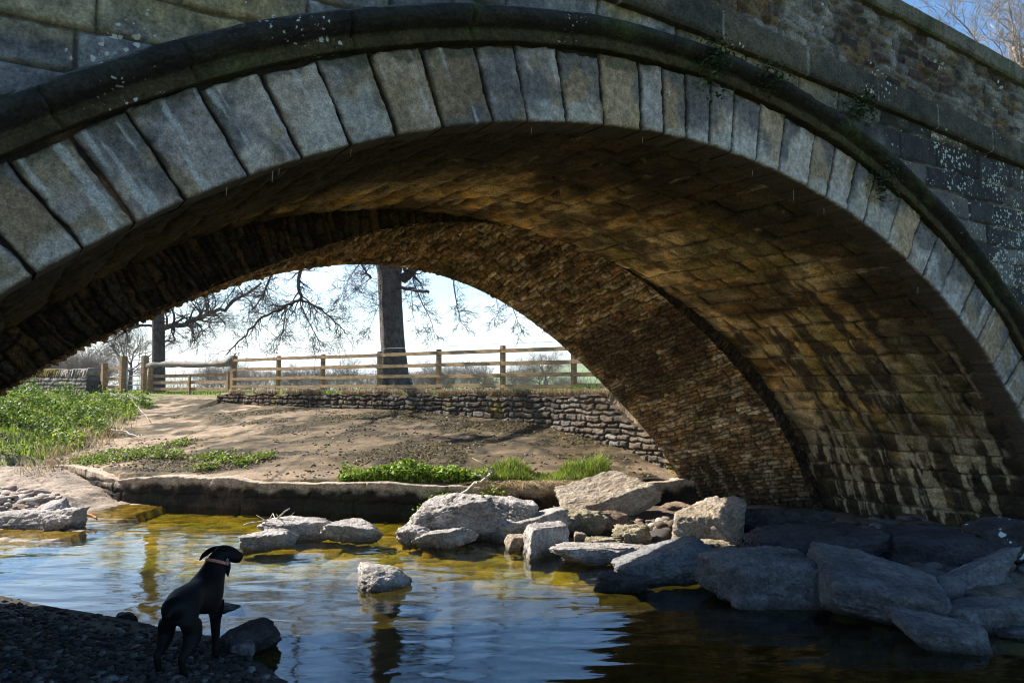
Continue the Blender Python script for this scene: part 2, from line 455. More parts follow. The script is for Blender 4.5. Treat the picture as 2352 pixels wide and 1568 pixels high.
def masonry(u, v, vb, wmin, wmax, seed, warp=0.02, wf=2.5):
    """stone id (0..1), distance to the nearest joint, and edge-relative coordinates of a coursed wall"""
    shp = u.shape; uu, vv = u.ravel().copy(), v.ravel().copy()
    p = np.stack([uu, vv], 1) * wf
    uu2 = uu + warp * fbm(p, 3, seed + 90); vv2 = vv + warp * fbm(p, 3, seed + 95)
    vb = np.asarray(vb); ci = np.clip(np.searchsorted(vb, vv2) - 1, 0, len(vb) - 2)
    dv = np.minimum(vv2 - vb[ci], vb[ci + 1] - vv2)
    rng = np.random.default_rng(seed); idv = np.zeros(len(uu)); du = np.zeros(len(uu)); ux = np.zeros(len(uu))
    for c in range(len(vb) - 1):
        m = ci == c
        lo, hi = uu.min() - 2, uu.max() + 2
        n = int((hi - lo) / wmin) + 4
        b = lo + np.cumsum(rng.uniform(wmin, wmax, n)) - rng.uniform(0, wmax)
        if not m.any(): continue
        k = np.clip(np.searchsorted(b, uu2[m]) - 1, 0, n - 2)
        du[m] = np.minimum(uu2[m] - b[k], b[k + 1] - uu2[m])
        ux[m] = (uu2[m] - b[k]) / (b[k + 1] - b[k])
        idv[m] = _h(k.astype(np.int64), np.full(m.sum(), c, np.int64), np.zeros(m.sum(), np.int64), seed)
    d = np.minimum(du, dv)
    return idv.reshape(shp), d.reshape(shp), ux.reshape(shp), ((vv2 - vb[ci]) / (vb[ci + 1] - vb[ci])).reshape(shp)

def palette(idv, cols, seed=0):
    cols = np.array(cols); k = np.floor(((idv * 7.13 + seed * .37) % 1.0) * len(cols)).astype(int) % len(cols)
    return cols[k] * (0.8 + 0.4 * ((idv * 31.7) % 1.0))[..., None]

bridge = thing('stone_bridge', (6.6, 9.6, 0.0), 'old stone arch bridge with pale voussoirs and rough underside spanning the stream', 'bridge')

# ---- ring of voussoirs on the near face
joint_s = [-2.82, -2.61, -2.37, -2.12, -1.79, -1.48, -1.17, -0.86, -0.53, -0.15, 0.14, 0.49, 0.84, 1.22, 1.45, 1.69, 1.95, 2.22, 2.52, 2.82, 3.21, 3.49, 3.78, 4.05]
_r = np.random.default_rng(5)
s_ = joint_s[0]; left = []
while s_ > -4.7: s_ -= _r.uniform(.21, .3) * (0.9 if s_ < -3.6 else 1); left.append(s_)
th_j = [theta_of_s(s) for s in left[::-1] + joint_s]
t_ = th_j[-1]
while t_ > math.radians(17): t_ -= _r.uniform(.045, .066); th_j.append(t_)
V_COLS = [(0.36, 0.335, 0.295), (0.31, 0.295, 0.275), (0.38, 0.345, 0.29), (0.36, 0.30, 0.215), (0.29, 0.275, 0.26), (0.41, 0.38, 0.335)]
for i in range(len(th_j) - 1):
    ta, tb = th_j[i], th_j[i + 1]
    wid = abs(ta - tb) * 6.4
    gm = 1.1 if i < 26 else .8
    g1, g2 = gm * _r.uniform(.004, .013) / 6.4, gm * _r.uniform(.004, .013) / 6.4
    na, nr = max(12, int(wid / .011)), 52
    a = np.linspace(0, 1, na); b = np.linspace(0, 1, nr)
    AA, BB = np.meshgrid(a, b, indexing='ij')
    top = RING - _r.uniform(0.0, .035)
    # ragged edges
    def pad(x): return np.pad(x, 1, mode='edge')
    e1 = fbm(np.stack([b * 5, np.full(nr, i * 3.1)], 1), 3, 11) * .012 / 6.4 + g1
    e2 = fbm(np.stack([b * 5, np.full(nr, i * 3.1 + 50)], 1), 3, 12) * .012 / 6.4 + g2
    T = ta - e1[None] - AA * ((ta - tb) - e1[None] - e2[None])
    r0 = R1(T) + 0.004 * fbm(np.stack([T * 60, T * 0 + i], -1).reshape(-1, 2), 3, 3).reshape(T.shape)
    Rr = r0 + BB * (top + 0.016 * fbm(np.stack([AA * 3 + i * 9, AA * 0], -1).reshape(-1, 2), 3, 4).reshape(T.shape))
    s, z = PT(T, Rr)
    dist = np.minimum(np.minimum(AA, 1 - AA) * wid, np.minimum(BB, 1 - BB) * RING)
    pr = np.stack([s * 6, z * 6], -1).reshape(-1, 2)
    hgt = 0.009 * fbm(pr, 5, 21).reshape(T.shape) + 0.008 * fbm(pr * 7, 3, 22).reshape(T.shape)
    edge = -0.022 * (1 - sstep(0, .013, dist + 0.012 * fbm(pr * 3, 3, 23).reshape(T.shape)))
    l = -(hgt + edge) + _r.uniform(-.006, .006)
    base = np.array(V_COLS[_r.integers(len(V_COLS))]) * _r.uniform(.98, 1.25) * np.array((1.10, .985, .95))
    tan = np.array((0.31, 0.23, 0.14)); dark = np.array((0.145, 0.138, 0.138)); pale = np.array((0.56, 0.53, 0.48))
    if _r.random() < .28: base = np.array((0.40, 0.285, 0.175)) * _r.uniform(.85, 1.15)
    if _r.random() < .15: base = base * .72
    c = np.broadcast_to(base, T.shape + (3,))
    c = mixc(c, tan, 0.88 * sstep(.02, .30, fbm(pr * .42 + 3 + i * 1.7, 4, 31)).reshape(T.shape))
    c = mixc(c, dark, 0.85 * sstep(.0, .26, fbm(pr * .40 + i * 2.9, 4, 32).reshape(T.shape) + (BB - .62) * .45))
    c = mixc(c, pale, 0.55 * sstep(.05, .40, fbm(pr * .5 + 40, 3, 33).reshape(T.shape) - (BB - .25) * .7))
    c = mixc(c, (0.10, 0.09, 0.055), .8 * sstep(.86, 1.0, BB + .25 * fbm(pr * 1.5 + i, 3, 36).reshape(T.shape)))  # brown band plus the hood's shadow, painted along the block top
    c = c * (1 + .35 * fbm(pr * 5, 3, 37).reshape(T.shape))[..., None]
    st = fbm(np.stack([AA * wid * 22 + i * 7, BB * 1.2], -1).reshape(-1, 2), 3, 34).reshape(T.shape)
    c = mixc(c, (0.58, 0.58, 0.56), 0.55 * sstep(.28, .46, st) * sstep(-.25, .15, fbm(np.stack([AA * 2 + i, BB * 2.2], -1).reshape(-1, 2), 2, 38).reshape(T.shape)) * (_r.random() < .35))
    c = c * (1 + 0.10 * st[..., None])
    c = mixc(c, (0.06, 0.05, 0.04), 0.75 * (1 - sstep(0, .011, dist + .012 * fbm(pr * 3 + 9, 3, 24).reshape(T.shape))))
    S_, Z_, L_ = pad(pad(s)), pad(pad(z)), pad(pad(l)); C_ = np.pad(c, ((2, 2), (2, 2), (0, 0)), mode='edge').copy()
    for e_, lv, mixv in ((1, .045, .75), (0, .30, .95)):
        for sl_ in ((e_, slice(None)), (-1 - e_, slice(None)), (slice(None), e_), (slice(None), -1 - e_)):
            L_[sl_] = np.maximum(L_[sl_], lv); C_[sl_] = C_[sl_] * (1 - mixv) + np.array((0.075, 0.056, 0.034)) * mixv
    Vv = BW(S_, Z_, L_).reshape(-1, 3)
    mk('voussoir', Vv, gridq(na + 4, nr + 4), M_VOUSS, bridge, C_.reshape(-1, 3))

# ---- mortar bed behind the joints
t = np.linspace(th_j[0] + .02, th_j[-1] - .02, 500)[:, None]; q = np.linspace(.012, RING + .05, 24)[None]
s, z = PT(t, R1(t) + q)
l = 0.050 + 0.020 * fbm(np.stack([s * 9, z * 9], -1).reshape(-1, 2), 3, 7).reshape(s.shape)
c = mixc((0.035, 0.026, 0.018), (0.20, 0.10, 0.045), sstep(.15, .45, fbm(np.stack([s * 2, z * 2], -1).reshape(-1, 2), 3, 8)).reshape(s.shape))
mk('mortar', BW(s, z, l).reshape(-1, 3), gridq(500, 24), M_VOUSS, bridge, c.reshape(-1, 3))

# ---- hood mould: a roll on a fillet, in blocks
prof = np.array([(0, .05), (0, -.045), (.02, -.052), (.06, -.055), (.066, -.035), (.085, -.045), (.10, -.085), (.118, -.12), (.145, -.145), (.17, -.148), (.20, -.132), (.225, -.10), (.243, -.055), (.25, .0), (.25, .05)])
k = np.linspace(0, len(prof) - 1, 56); prof = np.stack([np.interp(k, np.arange(len(prof)), prof[:, j]) for j in (0, 1)], 1)
nt_ = 1500; t = np.linspace(math.radians(15), math.radians(163), nt_)
arc = (t - t[0]) * 7.0
jb = np.cumsum(_r.uniform(.75, 1.05, 40)); jd = np.min(abs(arc[:, None] - jb[None]), 1); jid = np.searchsorted(jb, arc)
sh = 0.012 * (_h(jid.astype(np.int64), jid * 0, jid * 0, 4) - .5)
Tt = np.broadcast_to(t[:, None], (nt_, len(prof)))
rr = R1(t)[:, None] + RING + prof[None, :, 0] + sh[:, None]
ss, zz = PT(Tt, rr)
pn = np.stack([ss * 5, zz * 5, np.broadcast_to(prof[None, :, 1], ss.shape) * 9], -1).reshape(-1, 3)
nz = fbm(pn, 4, 41).reshape(ss.shape)
ll = prof[None, :, 1] + 0.022 * nz + .010 * fbm(pn * 4, 3, 44).reshape(ss.shape) + 0.035 * (1 - sstep(0, .012, jd))[:, None] + sh[:, None]
roll = sstep(.07, .10, prof[:, 0])[None] * np.ones_like(ss)
c = mixc((0.052, 0.038, 0.017), (0.022, 0.020, 0.016), roll)
c = mixc(c, (0.18, 0.175, 0.16), 0.75 * sstep(.205, .24, prof[:, 0])[None] * sstep(-.15, .2, nz))
c = mixc(c, (0.045, 0.055, 0.018), 0.7 * sstep(.05, .5, fbm(pn * .6, 4, 43).reshape(ss.shape)))
mk('hood_mould', BW(ss, zz, ll).reshape(-1, 3), gridq(nt_, len(prof)), M_HOOD, bridge, c.reshape(-1, 3))

# ---- near spandrel wall
sx = np.concatenate([np.arange(-10, -3.4, .1), np.arange(-3.4, 8.9, .0135), np.arange(8.9, 15, .1)])
zx = np.arange(-0.4, 4.98, .0135)
ss, zz = np.meshgrid(sx, zx, indexing='ij')
vb = np.array([-.6, -.2, .12, .40, .66, .93, 1.22, 1.50, 1.74, 2.02, 2.30, 2.56, 2.84, 3.12, 3.41, 3.60, 3.83, 4.09, 4.33, 4.62, 5.3])
iv, dist, ux, vx = masonry(ss, zz, vb, .42, .95, 77, warp=.018)
pr = np.stack([ss, zz], -1).reshape(-1, 2)
f1 = fbm(pr * 5, 4, 51).reshape(ss.shape); f2 = fbm(pr * 1.2, 4, 52).reshape(ss.shape); f3 = fbm(pr * 22, 3, 53).reshape(ss.shape)
l = -(0.010 * f1 + 0.004 * f3) + 0.022 * (iv - .5) + 0.030 * (1 - sstep(.004, .020, dist + .006 * f1))
cl = palette(iv, [(0.22, 0.19, 0.13), (0.21, 0.21, 0.215), (0.12, 0.12, 0.125), (0.27, 0.23, 0.15), (0.19, 0.185, 0.18), (0.26, 0.26, 0.26)])
cl = mixc(cl, (0.27, 0.20, 0.09), .7 * sstep(.04, .3, f2))
cl = mixc(cl, (0.085, 0.085, 0.095), .85 * sstep(.0, .28, -f2 + .4 * f1))
cl = cl * (1 + .5 * f3 + .4 * f1)[..., None]
rightness = sstep(2.2, 4.2, ss)
blk = mixc(palette(iv, [(0.045, 0.045, 0.045), (0.075, 0.068, 0.06), (0.13, 0.12, 0.11), (0.035, 0.034, 0.034)]), (0.16, 0.155, 0.14), .5 * sstep(.1, .5, f2))
cl = mixc(cl, blk, rightness)
cl = mixc(cl, (0.045, 0.033, 0.022), .85 * (1 - sstep(.003, .016, dist)))
cl = mixc(cl, (0.30, 0.29, 0.27), (.55 * (1 - sstep(.004, .018, dist)) * rightness * sstep(-.1, .3, fbm(pr * 2.1, 3, 55).reshape(ss.shape))))
th = np.arctan2(zz - CZ, ss - CS); rad = np.hypot(zz - CZ, ss - CS)
low = th < math.radians(15.5)
keep = ((rad > R1(np.clip(th, math.radians(3), 3.0)) + RING + .10)) & (zz < s_low(ss) + .03)
keep &= ~((th < math.radians(3)) & (ss < 8.35)) & ~((th < -1.0))
keep &= ~((zz < 0.4) & (ss < -5.0) & (ss > -5.6) & (rad < 7.0))
V, q, c = compact(BW(ss, zz, l).reshape(-1, 3), gridq(len(sx), len(zx), keep), cl.reshape(-1, 3))
M_SPAN = stone_mat('spandrel sandstone', fine=50, mid=7, var=0.38, bump=0.5, lichen=(17.0, 0.80, 0.04, WHITE_LICHEN), lichen_x=(2.0, 5.0, .22))
mk('spandrel_wall', V, q, M_SPAN, bridge, c)

def swept_course(name, prof, sa, sb, step, zbase, mat, blockw, seed, colf, jdepth=.02, hj=.0):
    s = np.arange(sa, sb, step); k = np.linspace(0, len(prof) - 1, max(24, int(np.hypot(*np.diff(prof, axis=0).T).sum() / .015)))
    pf = np.stack([np.interp(k, np.arange(len(prof)), prof[:, j]) for j in (0, 1)], 1)
    rg = np.random.default_rng(seed); jb = sa + np.cumsum(rg.uniform(*blockw, 60)); jd = np.min(abs(s[:, None] - jb[None]), 1); jid = np.searchsorted(jb, s)
    hh = _h(jid.astype(np.int64), jid * 0, jid * 0, seed)
    S = np.broadcast_to(s[:, None], (len(s), len(pf)))
    Z = zbase(s)[:, None] + pf[None, :, 0] * (1 + hj * (hh - .5))[:, None]
    pn = np.stack([S, Z, np.broadcast_to(pf[None, :, 1], S.shape)], -1).reshape(-1, 3)
    nz = fbm(pn * 6, 4, seed).reshape(S.shape)
    Lx = pf[None, :, 1] + .012 * nz + (.016 * (hh - .5))[:, None] + (jdepth * (1 - sstep(.003, .014, jd)))[:, None]
    Z = Z + .006 * fbm(pn * 5, 3, seed + 3).reshape(S.shape)
    c = colf(S, Z, nz, pn, hh, jd, pf)
    return mk(name, BW(S, Z, Lx).reshape(-1, 3), gridq(len(s), len(pf)), mat, bridge, c.reshape(-1, 3))

def c_string(S, Z, nz, pn, hh, jd, pf):
    c = mixc((0.040, 0.036, 0.030), (0.095, 0.078, 0.05), hh[:, None] * np.ones_like(S))
    c = mixc(c, (0.15, 0.12, 0.08), .7 * sstep(.15, .6, fbm(pn * 1.6, 4, 62).reshape(S.shape)))
    c = mixc(c, (0.03, 0.038, 0.014), .6 * sstep(.1, .5, fbm(pn * 2.5, 4, 63).reshape(S.shape)))
    return mixc(c, (0.40, 0.38, 0.34), (.75 * (1 - sstep(.004, .016, jd)))[:, None] * sstep(-.3, .2, nz))
swept_course('string_course', np.array([(-.02, .05), (-.02, -.065), (.005, -.085), (.20, -.085), (.245, -.075), (.30, -.01), (.31, .04)]), -9, 14, .02, s_low, M_BAND, (.8, 1.25), 61, c_string)

# ---- rubble parapet and its coping
sx = np.concatenate([np.arange(-9, 1.2, .08), np.arange(1.2, 9.2, .0135), np.arange(9.2, 14, .1)]); vx_ = np.arange(0.28, 1.05, .0135)
ss, vv = np.meshgrid(sx, vx_, indexing='ij'); zz = vv + s_low(ss)
iv, dist, ux, vx = masonry(ss, vv, np.array([.1, .27, .38, .47, .60, .69, .80, .88, 1.0, 1.2]), .10, .34, 78, warp=.045, wf=4)
pr = np.stack([ss, zz], -1).reshape(-1, 2); f1 = fbm(pr * 7, 4, 71).reshape(ss.shape); f2 = fbm(pr * 1.5, 4, 72).reshape(ss.shape)
l = -.018 * f1 + .045 * (iv - .5) + .028 * (1 - sstep(.004, .028, dist + .010 * f1))
cl = palette(iv, [(0.085, 0.06, 0.04), (0.14, 0.12, 0.10), (0.12, 0.075, 0.035), (0.035, 0.026, 0.022), (0.17, 0.155, 0.14), (0.13, 0.095, 0.06), (0.06, 0.032, 0.026), (0.045, 0.03, 0.024)])
cl = mixc(cl, (0.21, 0.195, 0.175), .6 * sstep(.0, .3, f2))
cl = mixc(cl, (0.15, 0.13, 0.11), .75 * (1 - sstep(.004, .024, dist)))
cl = cl * (1 + .8 * f1)[..., None]
mk('parapet', BW(ss, zz, l).reshape(-1, 3), gridq(len(sx), len(vx_)), M_RUBBLE, bridge, cl.reshape(-1, 3))
def c_cope(S, Z, nz, pn, hh, jd, pf):
    c = mixc((0.085, 0.075, 0.05), (0.15, 0.135, 0.10), hh[:, None] * np.ones_like(S))
    c = mixc(c, (0.06, 0.07, 0.028), .8 * sstep(.0, .5, fbm(pn * 1.9, 4, 65).reshape(S.shape)))
    return mixc(c, (0.22, 0.21, 0.18), .5 * sstep(.25, .7, fbm(pn * 4, 3, 66).reshape(S.shape)))
swept_course('coping', np.array([(-.02, .10), (-.02, -.05), (0, -.075), (.15, -.075), (.19, -.03), (.20, .08), (.20, .42), (.17, .48), (0, .48)]), -9, 14, .02, lambda s: s_low(s) + 1.03, M_HOOD, (.6, 1.0), 64, c_cope, hj=.25)

# ---- road deck, rear parapet and far spandrel (close the bridge from above and behind)
s = np.linspace(-10, 15, 60)
g = Geo()
rows = [(0.28, .05), (0.36, .36), (0.36, L2 - .36), (1.15, L2 - .36), (1.15, L2), (-.6, L2)]
V = np.stack([BW(s, s_low(s) + a, np.full_like(s, b)) for a, b in rows], 1).reshape(-1, 3)
cdeck = np.broadcast_to(np.array((0.12, 0.115, 0.11)), V.shape)
mk('deck', V, gridq(60, len(rows)), M_WALL, bridge, cdeck)
V = np.stack([BW(s, s_low(s) + a, np.full_like(s, b)) for a, b in [(0.3, .36), (1.1, .36)]], 1).reshape(-1, 3)
mk('parapet_inner_face', V, gridq(60, 2), M_WALL, bridge, np.broadcast_to(np.array((0.18, 0.16, 0.14)), V.shape))
tt = np.linspace(math.radians(3), math.radians(172), 300)[:, None]; kk = np.linspace(0, 1, 40)[None]
ci, si = np.cos(tt), np.sin(tt)
rmax = np.minimum((4.3 - CZ) / np.maximum(si, 1e-3), 11.5 / np.maximum(abs(ci), 1e-3))
rr = R4(tt) * (1 - kk) + np.maximum(rmax, R4(tt) + .3) * kk
ss, zz = PT(tt, rr)
pr = np.stack([ss, zz], -1).reshape(-1, 2)
iv, dist, ux, vx = masonry(ss, zz, np.arange(-2.4, 6.5, .22), .2, .6, 79, warp=.04)
cl = palette(iv, [(0.2, 0.17, 0.12), (0.25, 0.22, 0.18), (0.15, 0.12, 0.09)])
mk('far_spandrel_wall', BW(ss, zz, L2 + .02 * (1 - sstep(0, .03, dist)) * -1).reshape(-1, 3), gridq(300, 40), M_WALL, bridge, cl.reshape(-1, 3))

# ---- ashlar vault
TH0, TH1 = math.radians(9), math.radians(163)
def vault(name, Ra, Rb, la, lb, dth, dl, vb_step, wmin, wmax, seed, mat, colf, amp, joint, stoneoff, warp):
    nt = int((TH1 - TH0) / dth); nl = int((lb - la) / dl) + 1
    t = np.linspace(TH0, TH1, nt); l = np.linspace(la, lb, nl)
    T, Lx = np.meshgrid(t, l, indexing='ij'); w = (Lx - la) / (lb - la)
    R = Ra(T) * (1 - w) + Rb(T) * w
    U, Vv = Lx, T * 6.35
    rg = np.random.default_rng(seed); vb = TH0 * 6.35 - .5 + np.cumsum(rg.uniform(*vb_step, 400)); vb = vb[vb < TH1 * 6.35 + 1]
    iv, dist, ux, vx = masonry(U, Vv, vb, wmin, wmax, seed, warp=warp, wf=3)
    p = np.stack([U, Vv], -1).reshape(-1, 2)
    f1 = fbm(p * 5, 5, seed + 1).reshape(T.shape); f3 = fbm(p * 19, 3, seed + 2).reshape(T.shape)
    f5 = fbm(p * np.array([9.0, 14.0]), 4, seed + 7, .65).reshape(T.shape)
    h = amp * f1 + amp * .9 * f5 + amp * .4 * f3 + stoneoff * (iv - .5) - stoneoff * .45 * sstep(.0, .10, dist) + joint * (1 - sstep(.002, .020, dist + .020 * f1))
    h = h * (.30 + .70 * np.minimum(sstep(0, .22, lb - Lx), sstep(0, .12, Lx - la)))
    s, z = PT(T, R + h)
    c = colf(T, Lx, z, s, iv, dist, p, f1)
    return mk(name, BW(s, z, Lx).reshape(-1, 3), gridq(nt, nl), mat, bridge, c.reshape(-1, 3))

def c_ashlar(T, Lx, z, s, iv, dist, p, f1):
    sh = T.shape
    # (dry golden sandstone)
    c = 1.75 * palette(iv, [(0.34, 0.245, 0.115), (0.28, 0.20, 0.105), (0.30, 0.245, 0.16), (0.24, 0.17, 0.09), (0.36, 0.29, 0.19), (0.22, 0.155, 0.085), (0.33, 0.225, 0.09)])
    c = mixc(c, (0.55, 0.45, 0.30), .7 * sstep(.06, .3, fbm(p * 2.3 + 60, 4, 206).reshape(sh)))
    c = mixc(c, (0.50, 0.30, 0.08), .6 * sstep(.08, .3, fbm(p * 1.5 + 80, 3, 207).reshape(sh)))
    f2 = fbm(p * 1.1, 4, 201).reshape(sh); f4 = fbm(p * np.array([5.0, .9]), 4, 202).reshape(sh)
    c = c * (1 + 1.25 * fbm(p * np.array([2.2, 5.0]) + 15, 3, 208).reshape(sh))[..., None]  # mottling painted in place of dappled light off the water
    c = mixc(c, (0.62, 0.53, 0.40), .75 * sstep(.12, .34, fbm(p * np.array([2.6, 6.5]) + 44, 4, 209).reshape(sh)) * sstep(.0, .07, dist))  # pale stone centres, part of the same painted dapples
    c = mixc(c, (0.15, 0.15, 0.045), .6 * sstep(.04, .28, fbm(p * 1.7 + 9, 4, 203).reshape(sh)))          # algae
    c = mixc(c, (0.05, 0.038, 0.027), .75 * sstep(.10, .40, f2 + .35 * f1))
    c = mixc(c, (0.04, 0.031, 0.022), .92 * sstep(1.25, .45, Lx + .7 * f2 + .25 * f1 - .75 * sstep(1.0, 1.45, T)))  # shade along the front edge, wider at the crown, painted as dark colour
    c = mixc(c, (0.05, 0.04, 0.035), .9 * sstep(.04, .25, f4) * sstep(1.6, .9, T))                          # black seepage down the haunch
    c = mixc(c, (0.035, 0.03, 0.026), .90 * sstep(2.0, .8, z + .7 * f1 + .4 * f2))                                     # darker towards the foot
    st = fbm(p * np.array([11.0, 1.1]) + 31, 5, 204).reshape(sh)
    wet = np.maximum(sstep(1.9, .9, z) * .95, sstep(2.9, 2.0, z) * .4) * (s > 3)
    c = mixc(c, (0.44, 0.39, 0.33), wet * sstep(.13, .27, st + .22 * f1))                                              # lime runs
    c = mixc(c, (0.45, 0.41, 0.35), .7 * sstep(.02, .25, fbm(p * 3.3 + 5, 4, 205).reshape(sh)) * sstep(.03, .0, dist - .04 * f1))
    c = mixc(c, np.array((0.030, 0.026, 0.016)), .93 * sstep(1.62, 2.0, T + .15 * f2 + .10 * f1))  # deep shade of the left haunch painted into the stone colour
    c = c * np.array((1.12, .98, .70))
    return mixc(c, (0.035, 0.027, 0.018), .85 * (1 - sstep(.003, .018, dist + .012 * f1)))
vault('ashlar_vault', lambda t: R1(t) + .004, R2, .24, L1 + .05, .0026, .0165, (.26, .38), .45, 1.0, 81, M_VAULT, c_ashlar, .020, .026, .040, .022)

def c_rubble(T, Lx, z, s, iv, dist, p, f1):
    sh = T.shape
    c = 1.25 * palette(iv, [(0.30, 0.22, 0.13), (0.23, 0.16, 0.09), (0.36, 0.30, 0.22), (0.18, 0.12, 0.07), (0.40, 0.34, 0.27), (0.27, 0.17, 0.08), (0.20, 0.15, 0.10)])
    c = c * (1 + .9 * f1)[..., None]; c = mixc(c, (0.06, 0.042, 0.026), .8 * sstep(.03, .3, fbm(p * 1.3, 4, 301).reshape(sh)))
    c = mixc(c, (0.15, 0.14, 0.05), .5 * sstep(.2, .55, fbm(p * 1.9 + 7, 4, 302).reshape(sh)))
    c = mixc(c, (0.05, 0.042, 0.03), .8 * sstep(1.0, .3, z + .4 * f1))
    c = mixc(c, (0.40, 0.37, 0.32), .5 * sstep(.22, .42, fbm(p * np.array([9.0, 1.0]) + 3, 4, 303).reshape(sh)) * sstep(1.7, .8, z) * (s > 3))
    c = c * np.array((1.12, .98, .74))
    return mixc(c, (0.035, 0.025, 0.016), .8 * (1 - sstep(.003, .018, dist)))
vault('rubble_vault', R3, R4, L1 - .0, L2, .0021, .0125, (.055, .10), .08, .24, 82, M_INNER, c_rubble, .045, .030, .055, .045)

# ---- step between the two vaults
nt = 1100; t = np.linspace(TH0, TH1, nt)[:, None]; k = np.linspace(-.04, 1.06, 30)[None]
ra, rb = R3(t), R2(t)
rr = ra + (rb - ra) * k + np.where(k > 1, .03, 0)
ss, zz = PT(np.broadcast_to(t, rr.shape), rr)
iv, dist, ux, vx = masonry(rr, np.broadcast_to(t * 6.3, rr.shape), np.cumsum(np.random.default_rng(3).uniform(.05, .13, 400)), .14, .45, 83, warp=.05, wf=5)
pr = np.stack([ss * 8, zz * 8], -1).reshape(-1, 2); f1 = fbm(pr, 4, 84).reshape(ss.shape)
ll = L1 + .030 * f1 + .03 * (iv - .5) + .03 * (1 - sstep(.003, .022, dist)) + .012
c = palette(iv, [(0.16, 0.09, 0.045), (0.10, 0.06, 0.035), (0.21, 0.12, 0.05), (0.07, 0.045, 0.03), (0.13, 0.09, 0.06)])
c = c * .62; c = mixc(c, (0.02, 0.015, 0.012), .8 * (1 - sstep(.003, .02, dist)))
mk('vault_step', BW(ss, zz, ll).reshape(-1, 3), gridq(nt, 30), M_INNER, bridge, c.reshape(-1, 3))

# ---- lime drips hanging from the arch edge
for px, py, ln in [(520, 452, .05), (626, 398, .07), (641, 392, .04), (806, 338, .05), (1221, 288, .05), (1476, 306, .05), (1728, 372, .05), (1823, 445, .10), (1894, 534, .06), (2107, 622, .07)]:
    r = ray(px, py); n2 = np.array([-BD[1], BD[0]])
    tt_ = ((BO + .16 * BA) @ n2) / (r[:2] @ n2); q0 = r * tt_; s0 = (q0[:2] - BO - .16 * BA) @ BD
    th0 = theta_of_s(s0); z0 = PT(th0, R1(th0))[1] + .02
    b0 = BW(np.array(s0), np.array(z0), np.array(.16))
    g = Geo(); g.tube([b0, b0 - [0, 0, ln * .5], b0 - [0.002, 0, ln + .02]], [.006, .004, .0022], 6)
    g.build('lime_drip', M_CALCITE, bridge)

# ================================================================== GROUND, WATER
KX = np.array([-40, -16, -10.1, -8.6, -6.95, -4.5, -2.2, -.5, .85, 2.0, 2.95, 3.6, 40])          # river wall: y of its face over x
KY = np.array([23., 17.2, 15.5, 15.3, 13.85, 13.06, 12.5, 12.22, 12.26, 12.6, 13.1, 13.3, 13.3])
WX = np.array([-60, -12, -9, -5.5, -2, .6, 1.5, 2.3, 2.95, 3.3, 40])                            # retaining wall: y of its face over x
WY = np.array([60., 27, 24.5, 21.5, 18.7, 16.5, 15.2, 14.1, 13.2, 13.05, 13.05])
WZ = np.array([1.6, 1.6, 1.54, 1.52, 1.47, 1.25, 1.05, .80, .50, .45, .45])                      # ground height at its foot
SHX = np.array([-30, -7., -4.9, -4.1, -3.4, -2.85, -2.3, -1.8, -1.38, -.8, -.2, .6, 2.0, 4, 8, 12, 40])   # shore of the near gravel bank
SHY = np.array([12., 8.9, 7.5, 7.05, 6.75, 6.45, 6.2, 5.65, 5.15, 4.45, 3.6, 2.9, 2.2, 1.8, 1.5, 1.5, 1.5])
TER = 1.85
